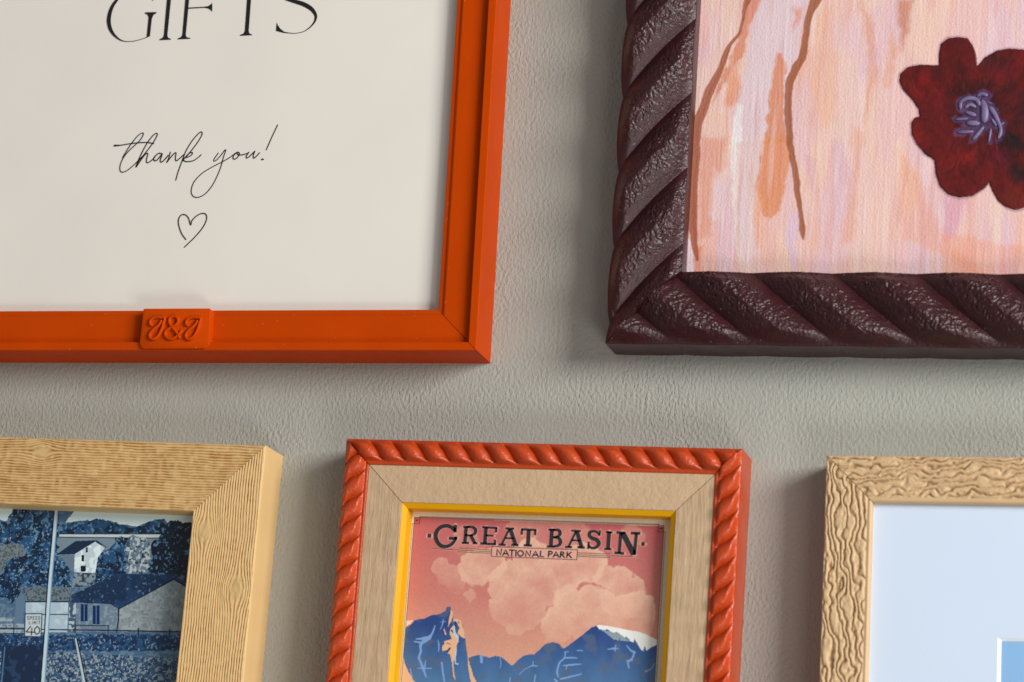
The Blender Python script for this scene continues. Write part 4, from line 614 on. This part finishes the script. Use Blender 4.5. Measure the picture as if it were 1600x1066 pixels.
for side, see in SIDES:
    sg, t0, k, P = {'top': (-1, 8.1, .95, 8.45), 'left': (-1, -34.0, .85, 8.1), 'right': (1, -37.5, .9, 8.15), 'bottom': (1, 8, .95, 8.45)}[side]
    member('rope_moulding', side, rect, prof, M['ropeorange'], r_, disp=rope(sg, t0, k, P), see=see, fine=.26 if see[1] - see[0] > 2 else 2, gap=.17, sharp=None, coarse=1.5)
e = 9.43
rect2 = (e, -196 + e, 147 - e, -e)
prof = rows((0, 0, 1), (0, 20.0, 1), (.15, 20.15, 6), (13.3, 20.0, 1), (13.5, 19.85, 1), (13.5, 9, 0))
for side, see in SIDES:
    member('flat_moulding', side, rect2, prof, M['panel'] if side in ('top', 'bottom') else M['panelgrain'], r_, see=see, fine=4, gap=.15, sharp=15, coarse=8)
e = 9.43 + 13.52
rect3 = (e, -196 + e, 147 - e, -e)
prof = rows((0, 8, 1), (0, 19.6, 1), (.12, 19.7, 2), (1.8, 18.5, 1), (1.92, 18.3, 1), (1.95, 9, 0))
for side, see in SIDES:
    member('inner_lip', side, rect3, prof, M['gold'], r_, see=see, fine=4, gap=.06, sharp=20, coarse=8)
xs = dense(23, 124, 23, 124, .15, 2); ys = dense(-172, -23, -92, -23, .15, 2)
cv = Canvas(xs, ys, (226, 214, 190)); X, Y = cv.X, cv.Y
q = BORD['in']; x0, y1 = q[0]; x1 = q[1][0]; x0b, x1b = q[2][0], q[3][0]
inn = [(x0, y1), (x1, q[1][1]), (x1, -168), (x0, -168)]
b, m = cv.mask(inn)
tt = np.clip((-27 - Y) / 55, 0, 1)[..., None]
top_, midc, bot = lin((182, 94, 96)), lin((192, 118, 108)), lin((210, 158, 130))
sky = np.where(tt < .5, top_ * (1 - tt * 2) + midc * tt * 2, midc * (2 - tt * 2) + bot * (tt * 2 - 1))
sky = sky * (1 + .10 * (fbm(X / 9, Y / 9, 401) - .5))[..., None]
cv.put(b, m, np.array(sky[b]))
SK = {'C': cv.C.copy()}
inside = np.zeros(X.shape); inside[b] = m
GRP = ((0, 1, 2), (3, 4, 5, 6, 7), (25, 26, 27, 28, 29), (17, 18, 19, 20), (8, 9, 10, 11, 12, 13, 14, 15, 16), (21, 22, 23, 24))
for gi, ids in enumerate(GRP):
    dep = np.full(X.shape, -9.0); al_ = 0
    wx = X + (fbm(X / 3.4, Y / 3.4, 410 + gi) - .5) * 4.2; wy = Y + (fbm(X / 3.4 + 9, Y / 3.4, 412 + gi) - .5) * 4.2
    cl = [PARK['cl'][k] for k in ids]
    for (cx, cy, r, al) in cl: dep = np.maximum(dep, r - np.hypot(wx - cx, wy - cy)); al_ = max(al_, al)
    ylo = min(c[1] - c[2] for c in cl); yhi = max(c[1] + c[2] for c in cl)
    fade = sstep(ylo, ylo + .65 * (yhi - ylo), Y + 4 * (fbm(X / 6, Y / 6, 415 + gi) - .5))
    shade = (.50 + .5 * np.exp(-np.maximum(dep, 0) / 3.5)) * (.35 + .65 * fade) + .5 * (fbm(X / 4.5, Y / 4.5, 418 + gi) - .5)
    cv.put((slice(None), slice(None)), sstep(-.2, .8, dep) * inside * np.clip(shade, 0, 1), (222, 178, 152), al_)
# stippled paper print
cv.C *= (1 + .16 * (fbm(X / .45, Y / .45, 430, 2) - .5))[..., None]
for k_2 in ('far', 'left'): PARK[k_2] = [(p[0], -168.0 if p[1] < -98 else p[1]) for p in PARK[k_2]]
def clipped(pts): return [(min(max(p[0], x0), x1), p[1]) + tuple(p[2:]) for p in pts]
def blue(c, b, m, seed):
    y = Y[b]; x = X[b]; t2 = np.clip((-66 - y) / 26, 0, 1)[..., None]
    col = lin((40, 68, 126)) * (1 - t2) + lin((80, 122, 160)) * t2
    col = col * (1 + .35 * (fbm(x / 3, y / 8, seed) - .5))[..., None]
    g2 = (sstep(.55, .7, fbm(x / 5, y / 4, seed + 3)) * .6)[..., None]; col = col * (1 - g2) + lin((84, 98, 122)) * g2
    cv.put(b, m, col)
b, m = cv.mask(clipped(PARK['far']), jit=.15, jf=.8, seed=440); blue(cv, b, m, 441)
for p in PARK['snow']: cv.poly(clipped(p), (226, 226, 220), jit=.12, jf=.6, seed=445)
for p in PARK['snows']: cv.poly(p, (134, 150, 158), jit=.25, jf=.6, seed=446)
for p in PARK['stk2']: cv.stroke(clipped(p), (122, 158, 206), .9, jit=.12, jf=.6, seed=447)
b, m = cv.mask(clipped(PARK['left']), jit=.15, jf=.8, seed=450); blue(cv, b, m, 451)
b2, m2 = b, m
for i, p in enumerate(PARK['tan']): cv.poly(clipped(p), (220, 172, 132), jit=.25, jf=.7, seed=452 + i)
for p in PARK['snowl']: cv.poly(clipped(p), (222, 200, 180), jit=.35, jf=.6, seed=460)
for p in PARK['hole']: cv.stroke(p, (40, 60, 110), 1, jit=.2, jf=.6, seed=461)
for p in PARK['stk']: cv.stroke(clipped(p), (118, 152, 206), .95, jit=.16, jf=.6, seed=462)
for p in PARK['wst']: cv.stroke(p, (170, 200, 228), .95, jit=.16, jf=.6, seed=463)
INK = (44, 38, 40)
bo = BORD['out']; ox0, oy = bo[0]; ox1 = bo[1][0]; oy = -26.6; iy = y1 + .05
bl = (x0, -29.3, x0 + 2.1, iy); 
L_ = .24
for seg in ([(x0 + 2.1, oy), (x1 - 2.1, oy)], [(x0 + 2.1, iy), (x1 - 2.1, iy)], [(x0 - .55, -29.3), (x0 - .55, -168)], [(x0, -29.3), (x0, -168)], [(x1 + .55, -29.3), (x1 + .55, -168)], [(x1, -29.3), (x1, -168)]):
    cv.stroke([p + (L_,) for p in seg], INK, .9, soft=.1)
for sx in (1, -1):
    a_ = x0 if sx > 0 else x1
    pts = [(a_ - sx * .55, -29.3), (a_ + sx * 2.1, -29.3), (a_ + sx * 2.1, oy), (a_ + sx * 2.1, -27.0), (a_ + sx * .1, -27.0), (a_ + sx * .1, -29.3)]
    for k in range(len(pts) - 1): cv.stroke([pts[k] + (L_,), pts[k + 1] + (L_,)], INK, .9, soft=.1)
    cv.stroke([(a_ + sx * .9, -28.1, .7), (a_ + sx * 1.3, -28.1, .7)], (110, 50, 40), 1)
bx = np.array(BOX)[:, :2]
for rl in RULES: cv.stroke([(p[0], p[1] - .12, .34) for p in rl], (214, 170, 140), .8)
# pale halo printed round the title letters
for s_ in TITLE_T: cv.stroke([(p[0] + .05, p[1] - .05, p[2] + .45) for p in s_], (216, 170, 155), .6, soft=.15)
for s_ in TITLE_B: cv.stroke([(p[0] + .05, p[1] - .05, p[2] + .45) for p in s_], (216, 170, 155), .6, soft=.15, smooth=False)
cv.poly([tuple(p) for p in bx], (214, 158, 142), .9)
poster = cv.build('poster', 11.6, M['poster'], r_)
tag(poster, 'poster of blue snow streaked mountains under a pink cloudy sky')
fat = lambda s_: [(p[0], p[1], p[2] * 1.14) for p in s_]
marks('title_lettering', 11.74, M['posterink'], poster, ribbons=[fat(s_) for s_ in TITLE_T], butts=[fat(s_) for s_ in TITLE_B])
marks('caption_lettering', 11.74, M['posterink'], poster, ribbons=CAP + CAPO, smooth=False)
bl_ = [list(BOX[k]) for k in range(4)]
marks('rule_lines', 11.73, M['posterink'], poster, butts=RULES + [[tuple(bl_[k]), tuple(bl_[(k + 1) % 4])] for k in range(4)])

# ================================================================== 5. carved oak frame with the pale blue mat
k_ = frame_root((-.134736, .187348), .5179, 'light brown frame with carved bark texture around a pale blue mat and blue picture')
rect = (0, -170, 140, 0)
WK = 15.0
def bark(T, W):
    F_ = W / 2.25 + 2.3 * (fbm(T / 7.5, W / 3.6, 501, 2) - .5) + .9 * (fbm(T / 2.6, W / 2.4, 503, 2) - .5) + .05 * T
    f = F_ - np.floor(F_); e = np.minimum(f, 1 - f); cell = np.floor(F_)
    am = .35 + .65 * sstep(.30, .55, vn(T / 4.2 + cell * 5.3, cell * 2.1, 505))
    c1 = (1 - sstep(.0, .26, e)) * am
    n2 = vn((T + 2 * F_) / 3.6, W / 1.1, 507); c2 = (1 - sstep(0, .12, np.abs(n2 - .45))) * .35
    return np.maximum(c1, c2), np.sin(math.pi * f) ** .7
OFF = {'top': 53.0, 'left': 0.0, 'right': 200.0, 'bottom': 300.0}
def kdisp(T, W, o_):
    on = (W > .2) * (W < WK) ; c, n1 = bark(T + o_, W)
    e_ = sstep(.1, .9, W) * (1 - sstep(WK - 1.0, WK, W))
    return on * e_ * (-.65 * c + .75 * (n1 - .6) + .1 * (fbm(T / .8, W / .6, 9) - .5) + .2)
def kcol(T, W, o_):
    c, n1 = bark(T + o_, W); on = ((W > .2) * (W < WK - .3))
    base = lin((206, 173, 131), 1.0); dk = lin((124, 78, 38), 1.0); m = (on * np.clip(c, 0, 1) ** 2 * .45)[..., None]  # shadow lines of the carved cracks tinted into the wood colour
    m2 = (1 - on)[..., None] * .0
    return (base * (1 - m) + dk * m) * (1 + .12 * (fbm(T / 6, W / 2, 511) - .5))[..., None]
nW = 64
prof = [(0, 0), (0, 7), (0, 14), (0, 18.4), (.15, 18.9)] + [(.2 + (WK - .2) * i / nW, 19.0) for i in range(nW + 1)] + [(WK + .2, 19.0), (WK + .5, 19.3), (WK + 1.0, 19.2), (WK + 1.35, 18.8), (WK + 1.6, 18.2), (WK + 1.7, 17.4), (WK + 1.75, 12)]
for side, see in (('top', (0, 72)), ('left', (-84, 0)), ('right', (-170, -169)), ('bottom', (0, 1))):
    member('moulding', side, rect, prof, M['bark'], k_, disp=lambda T, W, o_=OFF[side]: kdisp(T, W, o_), colf=lambda T, W, o_=OFF[side]: kcol(T, W, o_), see=see, fine=.3 if see[1] - see[0] > 2 else 3, gap=.13, sharp=None, coarse=2)
# mat with bevelled window, picture behind it
ox, oy_ = 15, -15; X1, Y1 = 125, -155; a0, a1, c0, c1 = 60.5, -62.6, 84, -110
def quadmesh(name, rings, mat, parent):
    V = []; F = []
    for (xa, ya, xb, yb, h) in rings: V += [(xa * .001, -h * .001, ya * .001), (xb * .001, -h * .001, ya * .001), (xb * .001, -h * .001, yb * .001), (xa * .001, -h * .001, yb * .001)]
    for j in range(len(rings) - 1):
        for i in range(4): F.append((j * 4 + i, (j + 1) * 4 + i, (j + 1) * 4 + (i + 1) % 4, j * 4 + (i + 1) % 4))
    me = bpy.data.meshes.new(name); me.from_pydata(V, [], F)
    bmx = bmesh.new(); bmx.from_mesh(me); bmx.normal_update()
    for f in bmx.faces:
        if f.normal.y > 0: f.normal_flip()
    bmx.to_mesh(me); bmx.free(); return link(name, me, mat, parent)
mb = quadmesh('mat_board', [(ox, oy_, X1, Y1, 16.0), (a0, a1, c0, c1, 16.0)], M['mat'], k_)
quadmesh('bevel_edge', [(a0, a1, c0, c1, 16.0), (a0 + 1.15, a1 - 1.0, c0 - 1, c1 + 1, 15.0)], M['bevel'], mb)
pv = Canvas(np.linspace(a0 - 2, c0 + 2, 40), np.linspace(c1 - 2, a1 + 2, 40), (130, 175, 220))
link('inset_picture', np_mesh('inset_picture', P3(pv.X, pv.Y, 14.9 + 0 * pv.X).reshape(-1, 3), grid_quads(*pv.X.shape)), M['bluepic'], k_)
